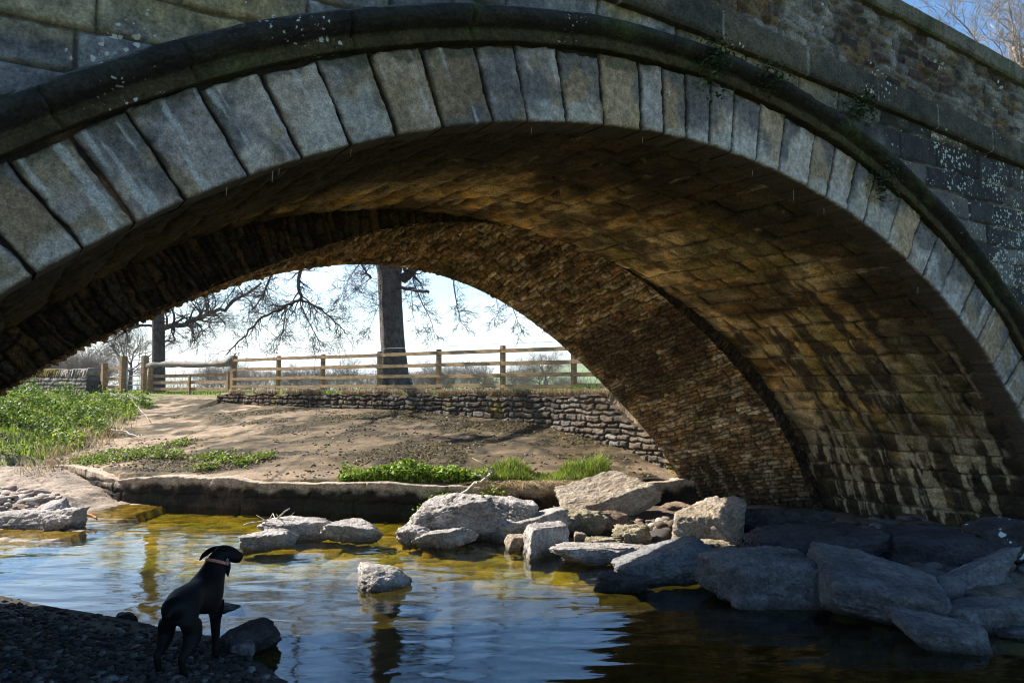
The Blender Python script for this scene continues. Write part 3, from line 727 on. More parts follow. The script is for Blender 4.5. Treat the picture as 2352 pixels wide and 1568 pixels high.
def ground_z(X, Y, detail=True):
    sh = X.shape; p = np.stack([X, Y], -1).reshape(-1, 2)
    yk = np.interp(X, KX, KY) + .13; yw = np.interp(X, WX, WY) + .14; zw = np.interp(X, WX, WZ); ys = np.interp(X, SHX, SHY)
    n1 = fbm(p * .7, 4, 401).reshape(sh) if detail else 0; n2 = fbm(p * 2.6, 4, 402).reshape(sh) if detail else 0
    # river bed
    din = Y - ys
    yb = np.interp(X, [-8, -6.2, -3.65, -1.3, 1.0, 2.5, 4], [11.0, 10.0, 9.0, 8.3, 8.6, 9.6, 10.2])
    bed = -.07 - .16 * sstep(0, 1.0, din) + .10 * sstep(-.9, .7, Y - yb) + .030 * n1 + .02 * n2
    gravel = .03 + .11 * np.clip(-din, 0, 2.2) ** .9 + .02 * n1 + .012 * n2
    z = np.where(din < 0, gravel, bed * sstep(0, .25, din) + .03 * (1 - sstep(0, .25, din)))
    # left beach with its flat rock ramp
    ramp = np.clip(.47 - .47 * sstep(-8.9, -6.5, X), 0, 1) * sstep(-2.6, .0, Y - yk) ** .8
    beach = -.30 + .50 * sstep(11.2, 12.7, Y + .45 * (X + 8.3) * (X > -8.3) * -1) * sstep(-6.2, -7.6, X)
    z = np.where(X < -5.9, np.maximum(z, np.maximum(ramp + .02 * n2 - .02, beach + .04 * n1)), z)
    # rocky foot of the right-hand abutment
    foot = sstep(-2.9, -.6, (X - 3.9) + .55 * (10.5 - Y) * 0 + (Y - 9.4) * .55) * sstep(6.0, 8.4, Y + .35 * X)
    z = np.where(X > -1, z * (1 - foot) + (.10 + .10 * n1 + .05 * n2) * foot, z)
    # sloping apron
    w = np.clip((Y - yk) / np.maximum(yw - yk, .05), 0, 1)
    apron = .47 + (zw - .47) * w ** .9 + (.055 * n1 + .030 * n2) * sstep(0, .2, w)
    # grassy mound on the left
    mound = sstep(-8.2, -12.2, X + .9 * fbm(np.stack([Y * .4, Y * 0 + 3], -1).reshape(-1, 2), 3, 405).reshape(sh) + .22 * (Y - 16)) * sstep(13.4, 18.5, Y) * .80 * np.clip(1.9 - apron, .25, 1.4)
    up = apron + np.where(X < -7, mound + .10 * n2 * np.clip(mound * 3, 0, 1), 0)
    z = np.where(Y >= yk, up, z)
    # terrace and field
    back = np.where(X > -9.2, sstep(0, .12, Y - yw), sstep(-2.5, 2.5, Y - yw))
    far = np.clip((np.hypot(X, Y) - 35) / 400, 0, 1)
    ter = TER + .035 * n1 + .03 * n2 - .9 * far
    z = np.where(Y > yw - 2.6, np.where(X > -9.2, np.where(Y >= yw, ter, z), z * (1 - back) + np.maximum(ter, z) * back), z)
    # land beside and behind the viewer, under the approaches
    side = np.maximum(sstep(9.5, 16, X), sstep(-2.0, -9, Y)) * (Y < yk)
    z = z * (1 - side) + (1.4 + .1 * n1) * side
    return z
def gz(x, y): return float(ground_z(np.array([float(x)]), np.array([float(y)]))[0])

gx = np.unique(np.concatenate([-np.geomspace(30, 4500, 24), np.linspace(-30, -17, 20), np.arange(-17, 8.5, .055), np.linspace(8.5, 30, 28), np.geomspace(30, 4500, 24)]))
gy = np.unique(np.concatenate([-np.geomspace(12, 4500, 22), np.linspace(-12, 1.5, 24), np.arange(1.5, 29, .055), np.linspace(29, 60, 40), np.geomspace(60, 5000, 36)]))
X, Y = np.meshgrid(gx, gy, indexing='ij')
Z = ground_z(X, Y)
p = np.stack([X, Y], -1).reshape(-1, 2); sh = X.shape
yk = np.interp(X, KX, KY) + .13; yw = np.interp(X, WX, WY) + .14; ys = np.interp(X, SHX, SHY)
n1 = fbm(p * .9, 4, 411).reshape(sh); n2 = fbm(p * 3.5, 4, 412).reshape(sh); n3 = fbm(p * np.array([1.2, 4.5]), 4, 413).reshape(sh)
bedm = (Y < yk) & (Y >= ys - .05)
d1, d2, cid = worley(p * np.array([2.6, 4.6]) + .25 * np.stack([n1.ravel(), n2.ravel()], 1), 5)
d1, d2, cid = d1.reshape(sh), d2.reshape(sh), cid.reshape(sh)
stone = sstep(.02, .22, d2 - d1)
Z = np.where(bedm & (X < 9) & (X > -14), Z + .035 * (stone - .6) * (.5 + cid), Z)
grav_c = mixc((0.022, 0.019, 0.017), (0.04, 0.036, 0.033), sstep(-.4, .4, n2))
bed_c = palette(cid, [(0.22, 0.20, 0.045), (0.16, 0.155, 0.035), (0.27, 0.22, 0.06), (0.10, 0.10, 0.028), (0.17, 0.19, 0.04)])
bed_c = mixc(bed_c, (0.03, 0.034, 0.009), .85 * (1 - sstep(.03, .16, d2 - d1)))
bed_c = mixc(bed_c, (0.14, 0.16, 0.035), .6 * sstep(.0, .5, n1))
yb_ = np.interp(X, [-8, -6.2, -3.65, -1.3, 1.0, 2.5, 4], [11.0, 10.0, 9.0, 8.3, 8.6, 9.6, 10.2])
bed_c = mixc(bed_c, (0.010, 0.011, 0.008), .95 * sstep(.35, -.35, Y - yb_ - .25 + .6 * n1 + .4 * n2))  # bridge shadow painted into the bed colour on the near side
beach_c = mixc((0.27, 0.21, 0.16), (0.20, 0.16, 0.125), sstep(-.3, .4, n3))
lft = sstep(-4.2, -6.8, X + .8 * n1)
ap = mixc(mixc((0.20, 0.15, 0.10), (0.12, 0.088, 0.055), sstep(-.25, .3, n3 + .3 * n1)), mixc((0.33, 0.255, 0.20), (0.24, 0.18, 0.135), sstep(-.25, .3, n3 + .3 * n1)), np.maximum(lft, sstep(.9, .3, Y - yk)))
moss = sstep(-.06, .16, fbm(p * np.array([.55, .9]) + 5, 4, 414).reshape(sh) + .3 * n2 + .26 * sstep(-8.0, -3.5, X) + .05 - .15 * sstep(1.2, .3, Y - yk))
ap = mixc(ap, (0.080, 0.060, 0.021), .88 * moss)
ap = mixc(ap, (0.045, 0.034, 0.016), .8 * sstep(-.05, .2, n2) * moss)
n4 = fbm(p * np.array([7.0, 11.0]), 4, 416).reshape(sh)
ap = mixc(ap, (0.03, 0.024, 0.012), .8 * sstep(.0, .22, n4 + .35 * n2) * (.25 + .75 * moss))
ap = mixc(ap, (0.28, 0.215, 0.15), .55 * sstep(.05, .45, n4 - .3 * n2) * sstep(-.1, .3, n1))
Z = np.where((Y >= yk) & (Y < yw), Z + (.020 * n4 + .03 * n2) * (.3 + .7 * moss), Z)
for jx0, jy0, jx1, jy1 in [(-4.0, 13.0, -3.1, 19.6), (-7.6, 14.4, -7.2, 22), (-.4, 12.2, 1.0, 16.2)]:
    dx, dy = jx1 - jx0, jy1 - jy0; tpar = np.clip(((X - jx0) * dx + (Y - jy0) * dy) / (dx * dx + dy * dy), 0, 1)
    dj = np.hypot(X - jx0 - dx * tpar, Y - jy0 - dy * tpar) + .05 * n2
    ap = mixc(ap, (0.05, 0.045, 0.025), .8 * (1 - sstep(.01, .07, dj)))
mudd = mixc((0.20, 0.15, 0.10), (0.12, 0.085, 0.05), sstep(-.2, .4, n2))
gr = mixc((0.075, 0.125, 0.022), (0.14, 0.16, 0.05), sstep(-.4, .5, n1))
gr = mixc(gr, (0.17, 0.13, 0.07), .8 * sstep(.1, .5, n2) * (np.hypot(X, Y) < 60))
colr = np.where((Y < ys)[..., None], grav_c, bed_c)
colr = np.where((((X < -5.9) & (Y < yk) & (Y > ys) & (Z > -.03)))[..., None], beach_c, colr)
colr = np.where(((X > .8) & (Y < yk) & (Y > ys) & (Z > -.02))[..., None], mixc((0.10, 0.075, 0.055), (0.17, 0.13, 0.095), sstep(-.3, .3, n2)), colr)
colr = np.where((Y >= yk)[..., None], ap * np.array((1.0, .94, .78)) * (.85 - .25 * (1 - lft))[..., None], colr)
mnd = ((X < -9.15 - .25 * (Y - 16) + .5 * n1) & (Y > 14.2 + .8 * n1) & (Y > yk))
colr = np.where(mnd[..., None], mixc(gr, mudd, .35), colr)
colr = np.where(((Y > yw - .3) & (X < -9.2) & ~mnd)[..., None], mixc(mudd, gr, sstep(0, 1.4, Y - yw + n1)), colr)
colr = np.where(((Y >= yw) & (X >= -9.2))[..., None], mixc(mudd, gr, sstep(.3, 1.3, Y - yw + .6 * n1)), colr)
colr = np.where(((Y < yk) & ((X > 10) | (Y < -3)))[..., None], gr, colr)
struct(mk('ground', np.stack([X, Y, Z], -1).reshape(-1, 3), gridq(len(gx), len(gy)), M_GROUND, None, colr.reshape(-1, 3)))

# ---- stream water: thin sheet that lets light through and mirrors the sky
def water_mat():
    m, t = nodes_of('stream water'); N = t.nodes.new; K = t.links.new
    out = N('ShaderNodeOutputMaterial'); tr = N('ShaderNodeBsdfTransparent'); gl = N('ShaderNodeBsdfGlossy'); mx = N('ShaderNodeMixShader'); geo = N('ShaderNodeNewGeometry'); dt = N('ShaderNodeVectorMath'); dt.operation = 'DOT_PRODUCT'; ab = N('ShaderNodeMath'); ab.operation = 'ABSOLUTE'; om = N('ShaderNodeMath'); om.operation = 'SUBTRACT'; om.inputs[0].default_value = 1.0; om.use_clamp = True; pw = N('ShaderNodeMath'); pw.operation = 'POWER'; pw.inputs[1].default_value = 5.0; fr = N('ShaderNodeMath'); fr.operation = 'MULTIPLY_ADD'; fr.inputs[1].default_value = .97; fr.inputs[2].default_value = .028
    tr.inputs['Color'].default_value = (0.80, 0.70, 0.26, 1); gl.inputs['Roughness'].default_value = 0.012; gl.inputs['Color'].default_value = (0.84, 0.92, 1.0, 1)
    tc = N('ShaderNodeTexCoord'); bumps = None
    for sc, de, st, di in (((1.5, 3.4, 1), 1.5, .50, .024), ((8, 18, 1), 3, .16, .006)):
        mp = N('ShaderNodeMapping'); mp.inputs['Scale'].default_value = sc; mp.inputs['Rotation'].default_value = (0, 0, math.radians(-8))
        n = N('ShaderNodeTexNoise'); n.inputs['Scale'].default_value = 1; n.inputs['Detail'].default_value = de; n.inputs['Distortion'].default_value = .4
        K(tc.outputs['Object'], mp.inputs['Vector']); K(mp.outputs[0], n.inputs['Vector'])
        b = N('ShaderNodeBump'); b.inputs['Strength'].default_value = st; b.inputs['Distance'].default_value = di
        K(n.outputs['Fac'], b.inputs['Height'])
        if bumps: K(bumps.outputs[0], b.inputs['Normal'])
        bumps = b
    K(bumps.outputs[0], gl.inputs['Normal']); K(bumps.outputs[0], dt.inputs[0]); K(geo.outputs['Incoming'], dt.inputs[1]); K(dt.outputs['Value'], ab.inputs[0]); K(ab.outputs[0], om.inputs[1]); K(om.outputs[0], pw.inputs[0]); K(pw.outputs[0], fr.inputs[0])
    K(fr.outputs[0], mx.inputs['Fac']); K(tr.outputs[0], mx.inputs[1]); K(gl.outputs[0], mx.inputs[2]); K(mx.outputs[0], out.inputs[0])
    return m
wx = np.unique(np.concatenate([np.linspace(-40, -16, 25), np.arange(-16, 9, .09), np.linspace(9, 30, 20)])); wy = np.unique(np.concatenate([np.linspace(-6, 1.5, 12), np.arange(1.5, 16, .06), np.linspace(16, 24, 10)]))
X, Y = np.meshgrid(wx, wy, indexing='ij'); p = np.stack([X, Y], -1).reshape(-1, 2)
Z = .006 * fbm(p * np.array([.8, 2.2]), 3, 501).reshape(X.shape)
dr = np.hypot(X + .75, Y - 5.35); Z = Z + .004 * np.sin(dr * 52) * np.exp(-((dr - .22) / .16) ** 2)
Z = Z + .003 * np.sin(np.hypot(X + .62, Y - 5.1) * 60) * np.exp(-((np.hypot(X + .62, Y - 5.1) - .12) / .1) ** 2)
inside = (Y < np.interp(X, KX, KY) + .12)
V, q, _ = compact(np.stack([X, Y, Z], -1).reshape(-1, 3), gridq(len(wx), len(wy), inside))
struct(mk('water', V, q, water_mat(), None))

# ---- river wall along the far side, retaining wall above the apron
def wall_path(name, mat, pts, hgt, base, cap, courses, seed, stonew, colf, label, cat, amp=.03, dn=.02, off=.03):
    pts = np.asarray(pts, float); seg = np.hypot(*np.diff(pts, axis=0).T); S = np.concatenate([[0], np.cumsum(seg)])
    n = int(S[-1] / dn); s = np.linspace(0, S[-1], n)
    x = np.interp(s, S, pts[:, 0]); y = np.interp(s, S, pts[:, 1])
    ker = np.ones(25) / 25
    x = np.convolve(np.pad(x, 12, mode='edge'), ker, 'valid'); y = np.convolve(np.pad(y, 12, mode='edge'), ker, 'valid')
    tx, ty = np.gradient(x), np.gradient(y); ln = np.hypot(tx, ty); nx, ny = ty / ln, -tx / ln      # towards the viewer
    zb = np.array([base(a, b) for a, b in zip(x, y)]); zt = np.array([hgt(a, b) for a, b in zip(x, y)])
    hmax = (zt - zb).max(); m = max(6, int(hmax / dn)); k = np.linspace(0, 1, m)
    SS = np.broadcast_to(s[:, None], (n, m)); ZZ = zb[:, None] + (zt - zb)[:, None] * k[None]
    iv, dist, ux, vx = masonry(SS, ZZ, courses, *stonew, seed, warp=.055, wf=5)
    p = np.stack([SS, ZZ], -1).reshape(-1, 2); f1 = fbm(p * 6, 4, seed + 1).reshape(SS.shape); f2 = fbm(p * 1.2, 4, seed + 2).reshape(SS.shape)
    o = off + amp * f1 + amp * 1.5 * (iv - .5) - amp * 1.6 * (1 - sstep(.005, .03, dist))
    # cap rows go back over the top
    Xf = x[:, None] + nx[:, None] * o; Yf = y[:, None] + ny[:, None] * o
    back = np.linspace(0, cap, 8)[None, 1:]
    oc = o[:, -1:] - back
    Xc = x[:, None] + nx[:, None] * oc; Yc = y[:, None] + ny[:, None] * oc
    Zc = zt[:, None] + .012 * fbm(np.stack([np.broadcast_to(SS[:, :1] * 4, oc.shape), oc * 4], -1).reshape(-1, 2), 3, seed + 5).reshape(oc.shape) + .01
    V = np.stack([np.hstack([Xf, Xc]), np.hstack([Yf, Yc]), np.hstack([ZZ, Zc])], -1)
    c = colf(SS, ZZ, k[None] * np.ones_like(SS), iv, dist, f1, f2)
    cc = np.concatenate([c, np.broadcast_to(colf(SS[:, -1:], ZZ[:, -1:], np.ones((n, 1)) * 1.1, iv[:, -1:], dist[:, -1:] * 0 + .1, f1[:, -1:], f2[:, -1:]), (n, 7, 3))], 1)
    o_ = mk(name, V.reshape(-1, 3), gridq(n, m + 7), mat, None, cc.reshape(-1, 3))
    return tag(o_, label, cat)

def c_kerb(S, Z, k, iv, dist, f1, f2):
    c = mixc((0.014, 0.011, 0.008), (0.045, 0.032, 0.020), sstep(-.2, .35, f2 + .8 * f1))
    c = mixc(c, (0.02, 0.023, 0.009), .6 * sstep(.1, .5, -f2))
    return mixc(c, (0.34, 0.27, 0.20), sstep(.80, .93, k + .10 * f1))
kp = [(x, np.interp(x, KX, KY)) for x in np.linspace(-10.3, 3.15, 60)]
wall_path('river_wall', M_WALL, kp, lambda a, b: .475 + .02 * math.sin(a * 2.1) + .05 * float(fbm(np.array([[a * 1.7, 3.0]]), 5, 610)[0]) - .08 * max(0, 1 - abs(a + 6.95) / .45) , lambda a, b: -.5, .34, np.array([-1.5, .18, .33, 2]), 601, (1.2, 2.6), c_kerb,
          'low dark stone river wall with a sunlit flat lip along the far water edge', 'river wall', amp=.018, off=.02)
def c_ret(S, Z, k, iv, dist, f1, f2):
    c = .45 * palette(iv, [(0.26, 0.235, 0.20), (0.17, 0.14, 0.11), (0.31, 0.28, 0.235), (0.10, 0.08, 0.06), (0.22, 0.17, 0.12)])
    c = mixc(c, (0.05, 0.036, 0.022), .85 * sstep(8.0, 4.0, S + 2 * f2))
    c = mixc(c, (0.20, 0.15, 0.02), .8 * sstep(.38, .6, f2))
    c = mixc(c, (0.12, 0.085, 0.055), .7 * sstep(.05, .5, -f2))
    return mixc(c, (0.045, 0.035, 0.025), .85 * (1 - sstep(.004, .028, dist)))
wp_ = [(x, np.interp(x, WX, WY)) for x in np.linspace(-9.3, 3.05, 70)]
wall_path('retaining_wall', M_WALL, wp_, lambda a, b: min(TER - .02, .62 + (3.05 - a) * .86) + .03 * math.sin(a * 5), lambda a, b: float(np.interp(a, WX, WZ)) - .12, .40,
          np.cumsum([0] + [.10, .13, .09, .12, .14, .10, .12, .09, .13, .1, .12, .1, .14, .1, .12, .1, .1, .1, .1, .1, .1]), 611, (.14, .42), c_ret,
          'rough stone retaining wall below the grassy terrace and fence', 'retaining wall', amp=.030, dn=.017)

# ================================================================== ROCKS
def _ico(n):
    bm = bmesh.new(); bmesh.ops.create_icosphere(bm, subdivisions=n, radius=1.0); bm.verts.ensure_lookup_table()
    v = np.array([x.co for x in bm.verts]); f = np.array([[y.index for y in x.verts] for x in bm.faces]); bm.free()
    return v / np.linalg.norm(v, axis=1)[:, None], f
ICO = {n: _ico(n) for n in (1, 2, 4, 5, 6)}

def rock_verts(size, seed, planes=9, sharp=13, rough=.06, layered=0.0, wedge=None, sub=5, flat=1.0):
    d, f = ICO[sub]; rg = np.random.default_rng(seed)
    nrm = [np.array(v, float) for v in ((1, 0, 0), (-1, 0, 0), (0, 1, 0), (0, -1, 0), (0, 0, 1), (0, 0, -1))]
    nrm = [n + rg.normal(0, .16, 3) for n in nrm]; dd = [rg.uniform(.82, 1.0) for _ in nrm]
    for _ in range(planes):
        n = rg.normal(0, 1, 3); nrm.append(n); dd.append(rg.uniform(.80, 1.08))
    if wedge:
        for w in wedge: nrm.append(np.array(w[:3], float)); dd.append(w[3])
    nrm = np.array([n / np.linalg.norm(n) for n in nrm]); dd = np.array(dd)
    sharp = sharp * 1.7; q = np.maximum(d @ nrm.T, 0) / dd
    r = (q ** sharp).sum(1) ** (-1 / sharp)
    v = d * r[:, None]
    off = seed * 3.7
    wv = v + .25 * np.stack([fbm(v * 1.7 + off + 9 * k, 3, 710 + k) for k in range(3)], 1)
    big = fbm(wv * 1.3 + off, 3, 700); med = fbm(wv * 3.2 + off, 5, 701, .6); fin = fbm(v * 12 + off, 4, 702, .65)
    rid = 1 - abs(fbm(wv * 2.0 + off * 1.3, 4, 703)) * 2.2
    ter = (wv[:, 2] * .9 + wv[:, 0] * .35 + .5 * big) * 4.5; ter = (sstep(.35, .75, ter % 1.0) - .5)
    rough = rough * 1.25; disp = rough * (1.2 * big + 1.6 * med + .85 * fin - .9 * np.clip(rid - .35, 0, 1) + .42 * ter)
    v = v * (1 + disp)[:, None]
    if layered:
        zz = v[:, 2] + .12 * fbm(v * 1.1 + off, 3, 704) + .2 * v[:, 0]
        fr = (zz * 7) % 1.0
        v[:, :2] *= (1 + layered * (sstep(0, .25, fr) - sstep(.6, 1, fr)))[:, None]
    return v * np.asarray(size), f, med, fin, big

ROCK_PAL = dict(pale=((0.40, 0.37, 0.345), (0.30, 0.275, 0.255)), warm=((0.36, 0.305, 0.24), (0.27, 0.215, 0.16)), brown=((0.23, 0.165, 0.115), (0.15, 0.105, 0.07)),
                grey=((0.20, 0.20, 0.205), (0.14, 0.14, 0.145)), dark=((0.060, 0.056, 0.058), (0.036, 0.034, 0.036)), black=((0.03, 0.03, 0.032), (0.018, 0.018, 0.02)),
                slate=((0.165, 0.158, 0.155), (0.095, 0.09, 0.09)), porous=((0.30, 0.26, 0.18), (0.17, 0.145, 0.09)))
def rock(px0, px1, pyt, pyb, label, kind='pale', zb=0.0, depth=.8, seed=1, yaw=0.0, tilt=(0, 0), hscale=1.0, cat='rock', name='boulder', mat=None, sub=5, group=None, dy=0.0, **kw):
    """a boulder whose waterline front sits where the photo shows it"""
    c0 = P((px0 + px1) / 2, pyb, zb); Yf = c0[1]
    sx = (px1 - px0) / 2 * Yf / FPX * 1.13; sy = sx * depth
    dep = (pyb - HORIZ) / FPX
    H = max((pyb - pyt) * Yf / FPX - 1.0 * dep * sy, .25 * (pyb - pyt) * Yf / FPX) * hscale
    sz = max(H * .62, .05); cen = np.array([c0[0] * (1 + sy * .8 / Yf), Yf + sy * .85 + dy, zb + H - sz])
    v, f, med, fin, big = rock_verts((sx, sy, sz), seed, sub=sub, **kw)
    v = v @ eulm(math.radians(tilt[0]), math.radians(tilt[1]), math.radians(yaw)).T
    a, b = ROCK_PAL[kind]
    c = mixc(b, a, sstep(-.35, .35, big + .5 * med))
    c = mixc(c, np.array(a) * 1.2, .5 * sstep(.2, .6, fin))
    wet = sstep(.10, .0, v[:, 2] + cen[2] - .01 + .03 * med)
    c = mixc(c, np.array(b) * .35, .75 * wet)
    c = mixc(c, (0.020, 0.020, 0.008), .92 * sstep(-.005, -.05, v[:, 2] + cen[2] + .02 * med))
    o = mk(name, v, f, mat or M_ROCK, None, c)
    o.location = cen
    return tag(o, label, cat, group)

# sunlit heap in mid stream
rock(925, 1100, 1150, 1240, 'broad pale slab sloping up from the water at the left of the sunlit heap', 'pale', seed=11, depth=.75, yaw=14, tilt=(6, -17), rough=.075, planes=6, sub=6, hscale=1.15)
rock(918, 990, 1207, 1250, 'low pale hummock at the left foot of the sunlit heap', 'pale', seed=12, depth=.9, rough=.08)
rock(962, 1078, 1214, 1259, 'low pale rock with dark top edge at the front foot of the broad slab', 'pale', seed=13, depth=.7, yaw=-8, tilt=(0, -8), rough=.08)
rock(1002, 1052, 1143, 1190, 'small dark pointed stone at the top left of the sunlit heap', 'grey', seed=14, depth=.8, dy=.55, zb=.05, rough=.07)
rock(1112, 1242, 1138, 1232, 'pale layered block with ledges standing at the top of the sunlit heap', 'pale', seed=15, depth=.8, yaw=-10, tilt=(3, 6), layered=.05, rough=.05, planes=4, sub=6, dy=-.12)
rock(1060, 1145, 1128, 1165, 'narrow grey stone sliver leaning on the back of the sunlit heap', 'grey', seed=16, depth=.35, tilt=(0, -24), dy=.9, zb=.2, rough=.05)
rock(1130, 1300, 1188, 1248, 'long pale flat topped slab behind the upright block', 'pale', seed=17, depth=.65, yaw=18, tilt=(0, -8), rough=.05, dy=.12)
rock(1204, 1306, 1200, 1271, 'upright pale block with one shaded face at the water edge', 'pale', seed=18, depth=.75, yaw=28, rough=.045, planes=3, sharp=18)
rock(1162, 1212, 1228, 1264, 'small pale cube of stone beside the upright block', 'warm', seed=19, depth=.9, yaw=12, rough=.05, planes=2, sharp=16, sub=4)
rock(1286, 1508, 1122, 1206, 'huge brown faced wedge rock with flat pale top below the river wall', 'warm', seed=20, depth=.42, yaw=10, tilt=(14, -11), rough=.035, planes=3, sharp=20, zb=.02, sub=6, hscale=1.15, wedge=[(.55, -.2, -.75, .70)])
rock(1352, 1432, 1176, 1226, 'brown layered sandstone slab leaning in front of the huge wedge rock', 'brown', seed=21, depth=.7, tilt=(10, 22), layered=.07, rough=.04)
rock(1276, 1392, 1165, 1230, 'rough porous dark boulder between the pale slab and the wedge rock', 'porous', seed=22, depth=.7, rough=.12, planes=8)
rock(1414, 1496, 1203, 1258, 'rough knobbly tan boulder with a peaked top', 'porous', seed=23, depth=.8, rough=.12, planes=8, sharp=8)
rock(1342, 1424, 1229, 1262, 'low rough tan stone beside the peaked boulder', 'porous', seed=24, depth=.7, rough=.11)
rock(1318, 1348, 1222, 1247, 'small square ochre stone between the rough boulders', 'warm', seed=25, depth=.8, rough=.06, sub=4)
rock(1296, 1508, 1246, 1293, 'long low pale rock lying flat at the water edge', 'pale', seed=26, depth=.5, yaw=14, rough=.06, sharp=10, sub=6)
rock(1413, 1642, 1249, 1338, 'large wedge rock half in sun and half in bridge shadow', 'grey', seed=27, depth=.6, yaw=12, tilt=(-6, -10), rough=.05, planes=5, sub=6)
rock(1368, 1478, 1316, 1361, 'small dark rock at the left tip of the half shaded wedge', 'dark', seed=28, depth=.6, rough=.06)
rock(1556, 1706, 1155, 1280, 'big sunlit tan block with a shaded right side at the shadow edge', 'warm', seed=29, depth=.85, yaw=-14, tilt=(-8, 8), rough=.045, planes=4, sharp=16, sub=6)
rock(1520, 1600, 1152, 1185, 'flat brown stone lying behind the big sunlit block', 'brown', seed=30, depth=.9, zb=.06, rough=.05)
rock(1585, 1690, 1238, 1292, 'rough tan footing stone under the big sunlit block', 'porous', seed=31, depth=.7, rough=.09)
# dark boulders under the right-hand side
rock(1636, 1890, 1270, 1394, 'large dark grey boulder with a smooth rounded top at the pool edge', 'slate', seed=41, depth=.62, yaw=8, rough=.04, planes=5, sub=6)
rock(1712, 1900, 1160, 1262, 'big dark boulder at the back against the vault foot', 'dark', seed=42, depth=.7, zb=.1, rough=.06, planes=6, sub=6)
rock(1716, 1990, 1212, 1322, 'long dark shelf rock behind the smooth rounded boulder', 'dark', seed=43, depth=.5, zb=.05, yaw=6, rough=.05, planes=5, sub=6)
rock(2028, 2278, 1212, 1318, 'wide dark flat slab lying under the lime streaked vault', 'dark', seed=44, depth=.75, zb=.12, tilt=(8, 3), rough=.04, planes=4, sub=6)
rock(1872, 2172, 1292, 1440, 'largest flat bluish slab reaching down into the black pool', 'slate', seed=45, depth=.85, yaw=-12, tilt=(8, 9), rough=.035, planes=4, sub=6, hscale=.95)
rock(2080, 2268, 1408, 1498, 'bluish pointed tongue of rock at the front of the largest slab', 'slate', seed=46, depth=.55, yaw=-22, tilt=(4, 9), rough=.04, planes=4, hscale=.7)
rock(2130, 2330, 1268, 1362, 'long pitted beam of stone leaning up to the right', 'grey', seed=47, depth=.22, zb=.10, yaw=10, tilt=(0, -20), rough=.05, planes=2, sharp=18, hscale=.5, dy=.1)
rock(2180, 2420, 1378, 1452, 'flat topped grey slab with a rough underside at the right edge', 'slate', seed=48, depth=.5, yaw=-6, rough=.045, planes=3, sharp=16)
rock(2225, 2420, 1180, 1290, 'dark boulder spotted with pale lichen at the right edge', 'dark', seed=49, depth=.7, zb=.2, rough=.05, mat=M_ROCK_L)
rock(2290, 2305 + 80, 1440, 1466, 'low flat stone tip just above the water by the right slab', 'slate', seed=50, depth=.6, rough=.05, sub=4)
rock(1985, 2038, 1250, 1283, 'rounded brownish cobble between the dark slabs', 'dark', seed=51, depth=.9, zb=.14, rough=.03, sharp=5, sub=4, name='cobble', cat='cobble')
rock(2003, 2060, 1275, 1310, 'larger rounded cobble in front of the brownish cobble', 'dark', seed=52, depth=.9, zb=.12, rough=.03, sharp=5, sub=4, name='cobble', cat='cobble')
rock(2128, 2185, 1284, 1322, 'rounded cobble beside the foot of the leaning stone beam', 'dark', seed=53, depth=.9, zb=.1, rough=.03, sharp=5, sub=4, name='cobble', cat='cobble')
rock(1690, 1722, 1176, 1204, 'small pale cobble catching the sun beside the big sunlit block', 'warm', seed=54, depth=.9, zb=.10, rough=.03, sharp=5, sub=4, name='cobble', cat='cobble')
# stones standing in the water
rock(833, 926, 1296, 1356, 'lone round boulder in the middle of the stream with a bright rim', 'pale', seed=61, depth=.8, rough=.05, sharp=6)
rock(552, 676, 1213, 1264, 'pale boulder with a shaded right end and driftwood caught behind it', 'pale', seed=62, depth=.7, tilt=(0, -8), rough=.07)
rock(600, 758, 1188, 1240, 'long pale boulder just behind the one with driftwood', 'pale', seed=63, depth=.6, dy=.1, rough=.07)
rock(762, 876, 1195, 1243, 'pale boulder with a pointed right end alone by the river wall', 'pale', seed=64, depth=.6, tilt=(0, 8), rough=.06)
rock(-20, 122, 1170, 1212, 'long low whitish rock at the left edge of the water', 'pale', seed=65, depth=.6, rough=.06)
rock(100, 184, 1166, 1216, 'whitish rock with a raised right end near the orange wood', 'pale', seed=66, depth=.7, tilt=(0, -10), rough=.08)
rock(96, 152, 1154, 1190, 'small tilted white slab behind the whitish rocks', 'pale', seed=67, depth=.7, tilt=(8, -24), rough=.05, sub=4, zb=.03)
rock(492, 632, 1412, 1512, 'dark rounded boulder at the waterline right of the dog', 'dark', seed=68, depth=.42, zb=-.02, yaw=34, tilt=(0, -14), rough=.04, sharp=5, hscale=.85)
rock(486, 556, 1381, 1399, 'thin dark stone fin breaking the water behind the dog', 'grey', seed=69, depth=.5, rough=.03, hscale=.8, tilt=(0, 9))
rock(262, 308, 1406, 1432, 'small dark stone at the edge of the near gravel', 'black', seed=70, depth=.7, rough=.04, sub=4)
rock(530, 585, 1470, 1500, 'pale ringed cobble resting against the dark rounded boulder', 'grey', seed=71, depth=.8, rough=.03, sharp=5, sub=4, zb=.06, name='cobble', cat='cobble')

